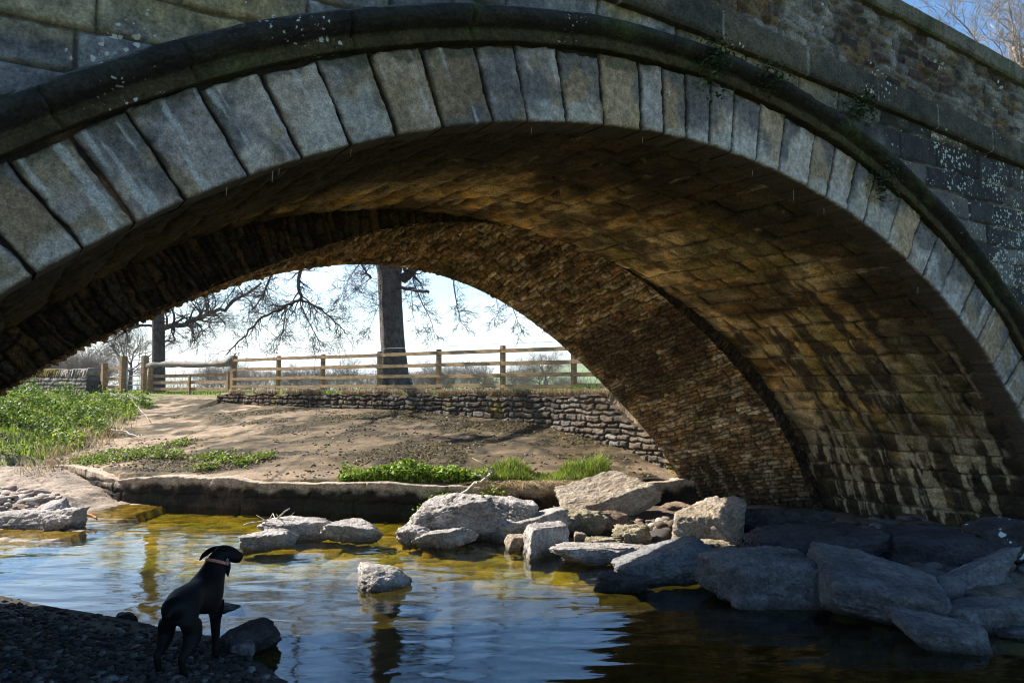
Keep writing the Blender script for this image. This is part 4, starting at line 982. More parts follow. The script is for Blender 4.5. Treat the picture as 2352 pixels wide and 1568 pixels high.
# ================================================================== DRIFTWOOD AND SMALL STONES
def stick(name, pts, rad, mat, label, cat, sides=6, twigs=0, seed=0):
    g = Geo(); pts = np.array(pts, float); rg = np.random.default_rng(seed)
    n = 10; k = np.linspace(0, len(pts) - 1, n); q = np.stack([np.interp(k, np.arange(len(pts)), pts[:, j]) for j in range(3)], 1)
    q += rg.normal(0, rad * .5, q.shape)
    g.tube(q, np.linspace(rad, rad * .45, n), sides)
    for _ in range(twigs):
        i = rg.integers(2, n - 1); d = rg.normal(0, 1, 3); d[2] = abs(d[2]) * .3; d /= np.linalg.norm(d); ln = rg.uniform(4, 12) * rad
        g.tube([q[i], q[i] + d * ln * .5 + rg.normal(0, rad * .5, 3), q[i] + d * ln], [rad * .5, rad * .35, rad * .15], 4)
    return tag(g.build(name, mat), label, cat)
d0 = P(583, 1218, .10)
stick('driftwood', [d0 + [.05, .15, .0], d0 + [.22, .15, .10], d0 + [.42, .2, .26]], .020, M_DRIFT, 'pale forked driftwood stick sticking up behind the pale boulder', 'driftwood', twigs=4, seed=1)
d1_ = P(575, 1206, .06)
stick('driftwood', [d1_ + [-.10, 0, .0], d1_ + [.25, .05, .07], d1_ + [.62, .15, .11]], .014, M_DRIFT, 'thin pale stick lying across the stones behind the driftwood fork', 'driftwood', twigs=3, seed=2)
d2_ = P(182, 1182, .12)
stick('driftwood', [d2_, d2_ + [.16, -.03, .02], d2_ + [.36, -.18, -.05]], .030, M_WETWOOD, 'short wet orange piece of wood beside the whitish rocks', 'driftwood', seed=3)
d3_ = P(1052, 1150, .30)
stick('driftwood', [PY(1042, 1146, 12.0), PY(1092, 1112, 12.1), PY(1125, 1090, 12.3), PY(1135, 1080, 12.4)], .035, M_DRIFT, 'bleached stick propped between the sunlit heap and the river wall', 'driftwood', twigs=5, seed=4)
stick('driftwood', [PY(1872, 1322, 7.6), PY(1885, 1352, 7.4), PY(1915, 1366, 7.2)], .006, M_DRIFT, 'thin bent pale twig in the gap between dark boulders', 'twig', seed=5)
pp = np.array([-8.66, 15.16, 0]); g = Geo()
g.tube([pp + [0, 0, -.05], pp + [0, -.01, .25], pp + [.02, 0, .46]], [.035, .035, .03], 8)
tag(g.build('iron_pipe', M_DARKPIPE), 'black upright iron pipe against the left end of the river wall', 'pipe')
for k, (x0, y0, x1, y1, ln) in enumerate([(290, 962, 345, 985, 3), (300, 975, 370, 978, 4), (255, 985, 335, 1000, 3)]):
    a, b = P(x0, y0, 1.0), P(x1, y1, .95)
    a[2] = gz(a[0], a[1]) + .05; b[2] = gz(b[0], b[1]) + .06
    stick('branch', [a, (a + b) / 2 + [0, 0, .03], b], .018, M_DRIFT, ['bleached fallen branch at the foot of the green bank', 'second bleached branch crossing the apron just below the first', 'bleached branch nearest the water in the heap below the green bank'][k], 'fallen branch', twigs=ln + 4, seed=20 + k)

def pebbles(name, n, areaf, rmin, rmax, cols, seed, label, cat, sub=1, flatz=.55):
    rg = np.random.default_rng(seed); d, f = ICO[sub]
    pts = areaf(rg, n); n = len(pts)
    z = ground_z(pts[:, 0].copy(), pts[:, 1].copy())
    r = rmin + (rmax - rmin) * rg.random(n) ** 2.6
    sc = np.stack([r * rg.uniform(.8, 1.5, n), r * rg.uniform(.6, 1.1, n), r * rg.uniform(.35, .8, n) * flatz * 1.6], 1)
    a = rg.uniform(0, 6.28, n); V = d[None] * sc[:, None] * (1 + .18 * (rg.random((n, len(d), 1)) - .5))
    ca, sa = np.cos(a)[:, None], np.sin(a)[:, None]
    V = np.stack([V[..., 0] * ca - V[..., 1] * sa, V[..., 0] * sa + V[..., 1] * ca, V[..., 2] + V[..., 0] * rg.uniform(-.35, .35, (n, 1))], -1)
    V += np.stack([pts[:, 0], pts[:, 1], z + r * .2], 1)[:, None]
    F = (f[None] + (np.arange(n) * len(d))[:, None, None]).reshape(-1, 3)
    c = palette(rg.random(n), cols)[:, None] * np.ones((1, len(d), 1))
    return stuff(mk(name, V.reshape(-1, 3), F, M_PEBBLE, None, c.reshape(-1, 3), smooth=True), label, cat)
def near_area(rg, n):
    x = rg.uniform(-4.6, -.4, n); y = rg.uniform(2.4, 7.6, n); ys = np.interp(x, SHX, SHY)
    m = (y < ys + .05) & (rg.random(n) < np.clip((ys - y) * .8 + .12, 0, 1)); return np.stack([x[m], y[m]], 1)
pebbles('gravel', 30000, near_area, .006, .040, [(0.034, 0.031, 0.029), (0.055, 0.05, 0.047), (0.025, 0.022, 0.021), (0.075, 0.072, 0.07), (0.045, 0.034, 0.028), (0.03, 0.025, 0.022), (0.14, 0.138, 0.135), (0.04, 0.034, 0.03), (0.05, 0.046, 0.043)], 3,
        'dark gravel of small stones covering the shaded near bank', 'gravel')
def beach_area(rg, n):
    x = rg.uniform(-10.2, -6.2, n); y = rg.uniform(11.3, 14.0, n)
    m = (y < np.interp(x, KX, KY) - 1.2) & (y > 11.4 + .45 * np.clip(x + 8.3, 0, 3)) & (x < -6.2 - .6 * (13 - y)); return np.stack([x[m], y[m]], 1)
pebbles('shingle', 1500, beach_area, .02, .12, [(0.30, 0.26, 0.22), (0.38, 0.34, 0.30), (0.22, 0.18, 0.15), (0.26, 0.20, 0.155)], 4, 'pale shingle of flat stones on the left beach', 'shingle', sub=2)
def apron_area(rg, n):
    x = rg.uniform(-9.5, 2.6, n); y = rg.uniform(12.4, 22, n)
    m = (y > np.interp(x, KX, KY) + .15) & (y < np.interp(x, WX, WY) - .03) & (fbm(np.stack([x, y], 1) * 1.1, 3, 830) > .02); return np.stack([x[m], y[m]], 1)
pebbles('litter', 9000, apron_area, .006, .036, [(0.20, 0.155, 0.11), (0.27, 0.215, 0.16), (0.12, 0.088, 0.056), (0.16, 0.12, 0.08), (0.10, 0.075, 0.05)], 6, 'loose grit and flood litter strewn over the sloping stone apron', 'litter')
def gap_area(rg, n):
    x = rg.uniform(1.6, 6.2, n); y = rg.uniform(6.2, 11.5, n); z = ground_z(x.copy(), y.copy()); m = (z > -.12) & (y < np.interp(x, KX, KY) - .3); return np.stack([x[m], y[m]], 1)
pebbles('broken_stones', 700, gap_area, .03, .17, [(0.10, 0.095, 0.09), (0.06, 0.055, 0.052), (0.14, 0.13, 0.12), (0.09, 0.07, 0.055)], 8, 'broken stones and cobbles lodged between the dark boulders', 'broken stones', sub=2)
def heap_area(rg, n):
    c = np.array([P(1080, 1245)[:2], P(1130, 1240)[:2], P(1400, 1262)[:2], P(1500, 1225)[:2], P(1420, 1215)[:2]])
    k = rg.integers(0, len(c), n); return c[k] + rg.normal(0, 1, (n, 2)) * np.array([.55, .22])
pb = pebbles('cobbles', 170, heap_area, .02, .11, [(0.33, 0.29, 0.24), (0.24, 0.19, 0.14), (0.40, 0.37, 0.33), (0.18, 0.13, 0.09)], 5, 'loose cobbles lying between the sunlit rocks', 'cobbles', sub=2)

# ================================================================== GRASS AND LEAVES
def blades(name, pts, z, hgt, cols, seed, mat, label=None, cat='grass', width=.006, lean=.5, parent=None, droop=0.0):
    rg = np.random.default_rng(seed); n = len(pts); h = hgt * rg.uniform(.5, 1.25, n) if np.isscalar(hgt) else hgt * rg.uniform(.6, 1.2, n)
    a = rg.uniform(0, 2 * np.pi, n); ld = np.stack([np.cos(a), np.sin(a)], 1) * (lean * rg.random(n))[:, None] * h[:, None]
    b = rg.uniform(0, 2 * np.pi, n); w = np.stack([np.cos(b), np.sin(b)], 1) * width * rg.uniform(.6, 1.4, n)[:, None]
    base = np.column_stack([pts, z - .01]); V = np.zeros((n, 5, 3))
    V[:, 0] = base + np.column_stack([w, np.zeros(n)]); V[:, 1] = base - np.column_stack([w, np.zeros(n)])
    mid = base + np.column_stack([ld * .35, h * .6]); V[:, 2] = mid - np.column_stack([w * .7, np.zeros(n)]); V[:, 3] = mid + np.column_stack([w * .7, np.zeros(n)])
    V[:, 4] = base + np.column_stack([ld * (1 + droop), h * (1 - .35 * droop - .25 * np.linalg.norm(ld, axis=1) / h)])
    i = np.arange(n)[:, None] * 5
    c = palette(rg.random(n), cols)[:, None] * np.ones((1, 5, 1))
    o = mk(name, V.reshape(-1, 3), [i + np.array([[0, 1, 2, 3]]), i + np.array([[3, 2, 4]])], mat, parent, c.reshape(-1, 3), smooth=True)
    return stuff(o, label, cat) if label else o
def leaves(name, P3, size, cols, seed, mat, label=None, cat='leaves', up=.6):
    rg = np.random.default_rng(seed); n = len(P3)
    nrm = rg.normal(0, 1, (n, 3)); nrm[:, 2] = abs(nrm[:, 2]) + up; nrm /= np.linalg.norm(nrm, axis=1)[:, None]
    t = rg.normal(0, 1, (n, 3)); t -= (t * nrm).sum(1)[:, None] * nrm; t /= np.linalg.norm(t, axis=1)[:, None]; b = np.cross(nrm, t)
    s = size * rg.uniform(.5, 1.3, n)[:, None]
    V = np.stack([P3 - t * s, P3 - t * s * .25 + b * s * .48, P3 + t * s, P3 - t * s * .25 - b * s * .48], 1); V[:, 1] += nrm * s * .18; V[:, 3] += nrm * s * .18
    i = np.arange(n)[:, None] * 4; c = palette(rg.random(n), cols)[:, None] * np.ones((1, 4, 1))
    o = mk(name, V.reshape(-1, 3), [i + np.array([[0, 1, 3]]), i + np.array([[1, 2, 3]])], mat, None, c.reshape(-1, 3), smooth=False)
    return stuff(o, label, cat) if label else o
GREEN = [(0.15, 0.26, 0.016), (0.23, 0.35, 0.025), (0.09, 0.16, 0.014), (0.33, 0.40, 0.04), (0.05, 0.09, 0.012)]
DRYC = [(0.36, 0.28, 0.15), (0.28, 0.20, 0.10), (0.42, 0.35, 0.21), (0.20, 0.14, 0.075)]
rg = np.random.default_rng(77)
def G(x, y): return ground_z(np.asarray(x, float).copy(), np.asarray(y, float).copy())
# left bank
x = rg.uniform(-16, -8.4, 60000); y = rg.uniform(13.8, 25, 60000)
nb = fbm(np.stack([x, y], 1) * .9, 4, 801); edge = -9.15 - .25 * (y - 16) + .6 * nb
m = (x < edge) & (y > 14.4 + .8 * nb) & (y > np.interp(x, KX, KY)); x, y, nb = x[m], y[m], nb[m]
dn = sstep(-.25, .25, fbm(np.stack([x, y], 1) * 1.6, 3, 802)); k = rg.random(len(x)) < .25 + .75 * dn
kd = k & (fbm(np.stack([x, y], 1) * 2.6, 3, 803) > .02)
leaves('dark_leaves', np.column_stack([x, y, G(x, y) + .03 + .42 * rg.random(len(x)) * dn * dn])[kd], .052, [(0.07, 0.125, 0.014), (0.11, 0.19, 0.018), (0.04, 0.075, 0.012), (0.18, 0.26, 0.03)], 55, M_LEAF, 'taller dark green weeds in clumps on the left bank', 'weeds')  # clumps of a darker green
k = k & ~kd
leaves('bank_leaves', np.column_stack([x, y, G(x, y) + .03 + .20 * rg.random(len(x)) * dn])[k], .046, GREEN, 5, M_LEAF, 'bright green nettles and leafy weeds over the left bank', 'weeds')
k2 = rg.random(len(x)) < .55
blades('bank_grass', np.stack([x, y], 1)[k2], G(x, y)[k2], .15, GREEN + DRYC[:1], 6, M_GRASS, 'green grass growing through the weeds of the left bank', 'grass', width=.007)
x = rg.uniform(-10.6, -8.0, 2600); y = rg.uniform(14.6, 20.5, 2600); m = abs(x - (-9.1 - .25 * (y - 16))) < .7 * rg.random(2600); x, y = x[m], y[m]
blades('dead_stalks', np.stack([x, y], 1), G(x, y), .32, DRYC, 7, M_DRY, 'dry brown stalks and dead grass along the foot of the left bank', 'dead grass', width=.006, lean=1.6)
# tufts on the river wall edge
def strip(px0, px1, n, spread, dz, back, sd):
    rg = np.random.default_rng(sd); q = rg.uniform(px0, px1, n); x = np.array([P(v, 1104, .47)[0] for v in (px0, px1)]); x = rg.uniform(x[0], x[1], n)
    y = np.interp(x, KX, KY) + back + spread * rg.random(n); return x, y
x, y = strip(782, 1130, 4200, .40, 0, .12, 1)
hump = .10 * np.clip(fbm(np.stack([x, y], 1) * 1.8, 3, 811) + .7, 0, 1.6)
leaves('edge_leaves', np.column_stack([x, y, G(x, y) + .02 + (.05 + hump) * 1.5 * rg.random(len(x))]), .045, GREEN, 8, M_LEAF, 'low green leafy plants along the middle of the river wall edge', 'leafy plants')
blades('edge_leaf_stalks', np.stack([x, y], 1)[:1500], G(x, y)[:1500], .2, GREEN[:3] + DRYC[:2], 9, M_GRASS, 'grass blades mixed into the leafy plants on the river wall edge', 'grass', width=.005)
x, y = strip(1110, 1395, 9000, .60, 0, .02, 2)
tz = np.clip(fbm(np.stack([x, y], 1) * 2.0, 3, 812) + .75, .2, 1.5)
blades('edge_grass', np.stack([x, y], 1), G(x, y), .26 * tz, GREEN + DRYC[:1], 10, M_GRASS, 'tall bright grass tussocks on the right part of the river wall edge', 'grass', width=.006, lean=.8)
x, y = strip(1110, 1400, 2600, .15, 0, -.02, 3)
blades('edge_dry_grass', np.stack([x, y - .02], 1), G(x, y) * 0 + .44, .18, DRYC, 11, M_DRY, 'dry straw coloured grass hanging over the river wall under the tussocks', 'dry grass', width=.005, lean=1.8, droop=1.2)
# tufts scattered on the apron
tx, ty, tk = [], [], []
for px, py, zc, r in [(285, 1068, .5, .35), (378, 1058, .6, .3), (485, 1068, .55, .33), (525, 1075, .52, .25), (605, 1075, .52, .22), (560, 1082, .5, .2), (410, 1000, 1.0, .3), (470, 1085, .5, .2), (1245, 950, 1.2, .3), (1430, 1015, .95, .3), (545, 935, 1.4, .35), (930, 930, 1.42, .4), (200, 1055, .6, .5), (330, 1040, .7, .4), (240, 1045, .65, .5), (1540, 1080, .55, .15)]:
    c = P(px, py, zc); n = int(420 * r / .3); tx += list(c[0] + rg.normal(0, r * .55, n)); ty += list(c[1] + rg.normal(0, r * .5, n))
tx, ty = np.array(tx), np.array(ty); m = ty > np.interp(tx, KX, KY) + .05; tx, ty = tx[m], ty[m]
leaves('moss_tufts', np.column_stack([tx, ty, G(tx, ty) + .02 + .09 * rg.random(len(tx))]), .035, GREEN[:3] + [(0.17, 0.13, 0.05), (0.12, 0.09, 0.04)], 12, M_LEAF, 'small mossy tufts scattered over the sloping stone apron', 'moss tufts')
x = rg.uniform(-7.5, 2.4, 60000); y = rg.uniform(12.6, 21.5, 60000); m = (y > np.interp(x, KX, KY) + .35) & (y < np.interp(x, WX, WY) - .05); x, y = x[m], y[m]
mo = fbm(np.stack([x * .55, y * .9], 1) + 5, 4, 414) + .3 * fbm(np.stack([x, y], 1) * 3.5, 4, 412) + .35 * fbm(np.stack([x * 5, y * 7], 1), 3, 417); m = (mo + .2 * sstep(-7, -3.5, x) > .17); x, y = x[m], y[m]
leaves('moss_mat', np.column_stack([x, y, G(x, y) + .004 + .022 * rg.random(len(x))]), .028, [(0.10, 0.075, 0.03), (0.065, 0.05, 0.022), (0.13, 0.12, 0.03), (0.045, 0.034, 0.016), (0.17, 0.13, 0.07)], 41, M_DRY, 'brown and olive moss mat over the sloping stone apron', 'moss', up=1.6)
# terrace edge and field
x = rg.uniform(-9, 3.0, 26000); y = np.interp(x, WX, WY) + .05 + 2.6 * rg.random(26000) ** 1.5; nb = fbm(np.stack([x, y], 1) * 1.3, 3, 820)
m = (nb > -.25) & ((x > -1.8) | (rg.random(len(x)) < .35)); x, y, nb = x[m], y[m], nb[m]
h = .05 + .17 * sstep(-1.5, 1.2, x) * (.6 + nb)
blades('terrace_grass', np.stack([x, y], 1), G(x, y), np.clip(h, .03, .4), GREEN, 13, M_GRASS, 'green grass along the terrace under the rail fence', 'grass', width=.008, lean=.8)
x = rg.uniform(-9, 2.6, 8000); y = np.interp(x, WX, WY) + .02 + .25 * rg.random(8000); m = fbm(np.stack([x, y], 1) * 1.5, 3, 821) > -.1 - .3 * (x > -1.5); x, y = x[m], y[m]
blades('overhanging_grass', np.stack([x, y], 1), np.minimum(G(x, y), TER) * 0 + TER, .20, DRYC + [(0.16, 0.09, 0.05)], 14, M_DRY, 'brown dry grass hanging over the top of the retaining wall', 'dry grass', width=.006, lean=1.7, droop=1.0)
x = rg.uniform(-20, 6, 22000); y = np.interp(x, WX, WY) + 1.0 + 16 * rg.random(22000) ** 1.4
blades('field_grass', np.stack([x, y], 1), G(x, y), .09, GREEN, 15, M_GRASS, 'short green grass of the field behind the rail fence', 'grass', width=.012, lean=.9)
# plants rooted in the bridge face
def wall_plant(px, py, l, n, size, label, drop, seed):
    n2 = np.array([-BD[1], BD[0]]); r = ray(px, py); t_ = ((BO + l * BA) @ n2) / (r[:2] @ n2); q0 = r * t_; q0[2] += CAM_Z
    rg = np.random.default_rng(seed); v = q0 + rg.normal(0, 1, (n, 3)) * np.array([.055, .03, .04]) * size; v[:, 2] -= drop * rg.random(n) ** 2
    a = leaves('fern_leaves', v, .022, [(0.05, 0.075, 0.018), (0.035, 0.05, 0.015), (0.08, 0.10, 0.03)], seed, M_LEAF)
    tag(a, label, 'wall plant'); return a
wall_plant(1640, 108, -.16, 500, 1.5, 'green drooping fern growing on the arch moulding at the right of the crown', .35, 1)
wall_plant(1765, 165, -.13, 350, 1.4, 'dark moss clump on the arch moulding just right of the drooping fern', .10, 2)
wall_plant(1975, 235, -.11, 450, 1.7, 'dark plant tuft hanging from the string course above the arch moulding', .12, 3)
wall_plant(2022, 395, -.05, 420, 1.6, 'dark ivy tuft below the arch moulding between the right hand voussoirs', .22, 4)
c = P(985, 1185, .22); v = PY(990, 1168, 12.0)
v = v + np.random.default_rng(4).normal(0, 1, (420, 3)) * np.array([.13, .1, .075]); v[:, 2] += (v[:, 0] - v[:, 0].mean()) * .55
tag(leaves('weed_leaves', v, .04, GREEN[:2] + [(0.2, 0.26, 0.06)], 31, M_LEAF), 'bright green leafy weed at the upper left of the sunlit heap', 'weed')
v = PY(1135, 1132, 12.1) + np.random.default_rng(6).normal(0, 1, (160, 3)) * np.array([.10, .08, .05])
tag(leaves('weed_leaves', v, .035, GREEN[:2] + DRYC[:1], 32, M_LEAF), 'yellowish weed tuft on top of the sunlit heap by the propped stick', 'weed')

# ================================================================== FENCE, GATES, DRYSTONE WALL
FD = np.array([-.82, .572]); FO = np.array([-.23, 20.0])
def fence_pt(px):
    u = (px - 1176) / FPX; Yv = (FO[1] + FO[0] * .6976) / (1 + .6976 * u); return np.array([u * Yv, Yv])
FANG = math.atan2(FD[1], FD[0]); FM = rotz(FANG)
def zpx(py, Yv): return CAM_Z + (HORIZ - py) / FPX * Yv
fb = fence_pt(1155); fence = thing('rail_fence', (fb[0], fb[1], TER), 'long wooden post and rail fence with barbed wire along the terrace', 'fence')
fpx = [537, 640, 742, 872, 1008, 1155, 1318, 1500]; FP = [fence_pt(v) for v in fpx]
FH = [1.20, 1.20, 1.20, 1.21, 1.21, 1.24, 1.20, 1.2]
for k, q0 in enumerate(FP):
    g = Geo(); w = .16 if k == 0 else .115
    z0 = gz(*q0) - .15; z1 = TER + FH[k] + (.06 if k == 0 else 0); g.box((q0[0], q0[1], (z0 + z1) / 2), (w, w, z1 - z0), FM, bevel=.012)
    g.build('post', M_FENCE, fence, smooth=False)
for k in range(len(FP) - 1):
    a, b = FP[k], FP[k + 1]; mid = (a + b) / 2 + np.array([-.0, .0]); ln = np.hypot(*(b - a))
    nrm = np.array([FD[1], -FD[0]]) * -1; 
    for zz in (1.12, .80, .50, .23):
        g = Geo(); ang = math.atan2(b[1] - a[1], b[0] - a[0]); c = mid + np.array([FD[1], -FD[0]]) * -.085
        g.box((c[0], c[1], TER + zz - .02 + .01 * math.sin(k * 3 + zz * 9)), (ln, .036, .095), rotz(ang), bevel=.006)
        g.build('rail', M_FENCE, fence, smooth=False)
g = Geo(); W = np.array([[q[0], q[1], TER + 1.28 + .01 * (i % 2)] for i, q in enumerate(FP)])
g.tube(W, .004, 4)
for i in range(len(W) - 1):
    for t_ in np.arange(.04, 1, .06):
        c = W[i] * (1 - t_) + W[i + 1] * t_; g.tube([c + [-.01, 0, -.022], c + [.01, 0, .022]], .003, 3)
g.build('barbed_wire', M_WIRE, fence)
# hanging water gate below a log
gp = [fence_pt(v) for v in (333, 352, 437, 525)]
wg = thing('water_gate', (*gp[2], TER), 'slatted wooden gate hanging below a grey log beam', 'gate')
a, b = fence_pt(340), fence_pt(537)
g = Geo(); nlog = 14; tlog = np.linspace(0, 1, nlog); rg = np.random.default_rng(9)
lp = np.stack([a[0] + (b[0] - a[0]) * tlog, a[1] + (b[1] - a[1]) * tlog - .02, TER + 1.02 + .0 * tlog + .03 * np.sin(tlog * 7)], 1); g.tube(lp, .11 + .018 * rg.normal(0, 1, nlog), 10); g.build('log_beam', M_OLDWOOD, wg)
for v, zt in ((350, 1.0), (437, .72), (525, .84)):
    q0 = fence_pt(v); g = Geo(); g.box((q0[0], q0[1] - .03, TER + zt / 2 - .15), (.10, .07, zt + .1), FM, bevel=.008); g.build('upright', M_FENCE, wg, smooth=False)
for zz in (.62, .38, .14, -.10):
    q0, q1 = fence_pt(352), fence_pt(525); g = Geo(); c = (q0 + q1) / 2; ang = math.atan2(q1[1] - q0[1], q1[0] - q0[0])
    g.box((c[0], c[1] + .02, TER + zz), (np.hypot(*(q1 - q0)), .03, .11), rotz(ang), bevel=.005); g.build('slat', M_FENCE, wg, smooth=False)
# field gate posts, short fence and the metal gate
for v, h, w, lab in ((333, 1.50, .21, 'thick square wooden gate post at the right of the metal gate'), (283, 1.52, .22, 'thick wooden gate post at the left of the metal gate with a bright edge')):
    q0 = fence_pt(v); g = Geo(); z0 = gz(*q0) - .2; z1 = TER + h - .1; g.box((q0[0], q0[1], (z0 + z1) / 2), (w, w, z1 - z0), FM, bevel=.02); tag(g.build('gate_post', M_FENCE, None, smooth=False), lab, 'gate post')
q0 = fence_pt(346); g = Geo(); z0 = gz(*q0) - .2; g.tube([(q0[0], q0[1] - .05, z0), (q0[0], q0[1] - .05, TER + .5), (q0[0], q0[1] - .05, TER + .92)], [.10, .095, .08], 10); tag(g.build('gate_post', M_FENCE), 'short round reddish post standing beside the hanging water gate', 'gate post')
q0 = fence_pt(240); sf = thing('short_fence', (*q0, TER), 'short three rail fence between the thick gate post and the drystone wall', 'fence')
g = Geo(); z0 = gz(*q0) - .2; z1 = TER + 1.17; g.box((q0[0], q0[1], (z0 + z1) / 2), (.22, .2, z1 - z0), FM, bevel=.02); g.build('post', M_FENCE, sf, smooth=False)
q1 = fence_pt(283)
for zz in (.95, .55, .22, -.08):
    g = Geo(); c = (q0 + q1) / 2; ang = math.atan2(q1[1] - q0[1], q1[0] - q0[0]); g.box((c[0], c[1] + .06, TER + zz), (np.hypot(*(q1 - q0)), .04, .12), rotz(ang), bevel=.006); g.build('rail', M_FENCE, sf, smooth=False)
g = Geo(); g.tube([(q0[0], q0[1] + .1, TER + .35), (q0[0] - .9, q0[1] + .4, TER - .05)], .05, 6); g.build('brace', M_FENCE, sf)
a, b = fence_pt(290), fence_pt(328); mg = thing('metal_gate', (*((a + b) / 2), TER), 'narrow galvanised metal gate of horizontal bars between two thick posts', 'gate')
a3 = lambda t_, z: np.array([a[0] + (b[0] - a[0]) * t_, a[1] + (b[1] - a[1]) * t_ + .1, TER + z])
for t_ in (.0, 1.0):
    g = Geo(); g.tube([a3(t_, -.05), a3(t_, 1.25)], .025, 8); g.build('stile', M_STEEL, mg)
for z in (1.25, .95, .65, .47, .30, .12): 
    g = Geo(); g.tube([a3(0, z), a3(1, z)], .018, 6); g.build('bar', M_STEEL, mg)
# drystone wall on the left
w0, w1 = PY(216, 880, 26.5)[:2], PY(30, 880, 29.5)[:2]; wd = (w1 - w0) / np.hypot(*(w1 - w0)); wn = np.array([wd[1], -wd[0]]); wn = wn if wn[1] < 0 else -wn
dw = thing('drystone_wall', (*w0, 1.9), 'mossy drystone wall end with slanting cope stones on the grassy bank', 'wall')
wz0, wh = 1.7, .95; nS, nK = 260, 70; wl = np.hypot(*(w1 - w0)) + 4
prof = [(-.30, 0), (-.24, wh - .25), (.24, wh - .25), (.30, 0)]
S, K = np.meshgrid(np.linspace(0, wl, nS), np.linspace(0, 1, nK), indexing='ij'); pl = K * 3; 
off = -np.interp(pl, [0, 1, 2, 3], [.32, .24, -.24, -.32]); hh = np.interp(pl, [0, 1, 2, 3], [0, wh - .25, wh - .25, 0])
iv, dist, _, _ = masonry(S, hh + 3 * (pl > 2), np.cumsum([0] + [.11, .13, .1, .12, .14, .12, .1, .12, .1, .13] * 5) - .05, .14, .38, 91, warp=.04, wf=4)
off = off * (1 + .12 * (iv - .5) - .12 * (1 - sstep(.004, .035, dist)))
Vw = np.stack([w0[0] + wd[0] * S - wn[0] * off, w0[1] + wd[1] * S - wn[1] * off, wz0 + hh], -1)
f2 = fbm(np.stack([S, hh], -1).reshape(-1, 2), 3, 92).reshape(S.shape)
cw = mixc(.6 * palette(iv, [(0.28, 0.25, 0.21), (0.18, 0.155, 0.125), (0.33, 0.30, 0.27)]), (0.08, 0.062, 0.012), .85 * sstep(.9, 2.2, S) * sstep(-.2, .2, f2)); cw = mixc(cw, (.04, .035, .03), .8 * (1 - sstep(.004, .03, dist)))
F = [gridq(nS, nK), np.arange(nK)[None]]
mk('wall_body', Vw.reshape(-1, 3), F, M_WALL, dw, cw.reshape(-1, 3))
g = Geo(); rg = np.random.default_rng(12); s0 = .05
while s0 < wl:
    th_ = rg.uniform(.07, .14); hgt = rg.uniform(.24, .34); c = w0 + wd * s0
    moss_ = s0 > 1.5 + rg.random()
    g.box((c[0], c[1], wz0 + wh - .25 + hgt / 2 - .03), (th_, .46, hgt), rotz(math.atan2(wd[1], wd[0])) @ eulm(rg.normal(0, .06), -.45 + rg.normal(0, .08), rg.normal(0, .05)), np.array((0.13, 0.10, 0.015) if moss_ else (0.24, 0.215, 0.19)) * rg.uniform(.6, 1.2), bevel=.025, jit=.008, rng=rg); s0 += th_ * 1.02
g.build('cope_stones', M_WALL, dw)

# ================================================================== TREES
class Tree:
    def __init__(s, seed): s.rg = np.random.default_rng(seed); s.g = Geo(); s.tw = Geo()
    def grow(s, p, d, L, r, lvl, maxl, wig=.22, up=.05, kids=(5, 5, 5, 4, 3), ang=(25, 60), ratio=.62, start=.25, rr=.62, zmin=None):
        rg = s.rg; n = 8 if lvl == 0 else (6 if lvl < 3 else 4)
        pts = [np.array(p, float)]; d = np.array(d, float) / np.linalg.norm(d); ds = [d]
        for i in range(n - 1):
            d = d + rg.normal(0, wig, 3) + np.array([0, 0, up]); d /= np.linalg.norm(d); pts.append(pts[-1] + d * L / (n - 1)); ds.append(d)
        rad = np.linspace(r, max(r * .42, .0042), n)
        (s.g if lvl < 2 else s.tw).tube(pts, rad, 9 if lvl == 0 else (6 if lvl == 1 else (4 if lvl == 2 else 3)), cap=lvl < 2)
        if lvl >= maxl: return
        nk = kids[min(lvl, len(kids) - 1)]; pts = np.array(pts)
        for k in range(nk + 1):
            t_ = 1.0 if k == nk else start + (1 - start) * (k + rg.random()) / nk
            i = min(int(t_ * (n - 1)), n - 2); f = t_ * (n - 1) - i; q = pts[i] * (1 - f) + pts[i + 1] * f; dd = ds[i]
            ax = np.cross(dd, rg.normal(0, 1, 3)); ax /= np.linalg.norm(ax); a = math.radians(rg.uniform(*ang)) * (.35 if k == nk else 1)
            nd = dd * math.cos(a) + np.cross(ax, dd) * math.sin(a) + ax * (ax @ dd) * (1 - math.cos(a))
            s.grow(q, nd, L * ratio * rg.uniform(.7, 1.15), max(np.interp(t_, [0, 1], [rad[0], rad[-1]]) * rr, .0048), lvl + 1, maxl, wig, up, kids, ang, ratio, start, rr)
    def limb(s, pts, r0, r1, maxl=3, seg_kids=7, L=1.0, up=-.02, tr=.5, lvl=1, ang=(30, 75)):
        """a bough along given points, with procedural side shoots"""
        rg = s.rg; pts = np.array(pts, float); n = max(8, 4 * len(pts)); k = np.linspace(0, len(pts) - 1, n)
        q = np.stack([np.interp(k, np.arange(len(pts)), pts[:, j]) for j in range(3)], 1)
        ker = np.array([.25, .5, .25]); q[1:-1] = np.stack([np.convolve(q[:, j], ker, 'valid') for j in range(3)], 1)
        q[1:-1] += rg.normal(0, r0 * .35, q[1:-1].shape); rad = np.linspace(r0, r1, n); s.g.tube(q, rad, 7)
        tg = np.gradient(q, axis=0); tg /= np.linalg.norm(tg, axis=1)[:, None]
        for j in range(seg_kids):
            i = int(rg.uniform(.12, 1) * (n - 1)); ax = rg.normal(0, 1, 3); ax -= (ax @ tg[i]) * tg[i]; ax /= np.linalg.norm(ax); a = math.radians(rg.uniform(*ang))
            s.grow(q[i], tg[i] * math.cos(a) + ax * math.sin(a), L * rg.uniform(.5, 1.1), rad[i] * tr, lvl, maxl, .26, up, (4, 4, 4, 3), (25, 65), .6, .2, .55)

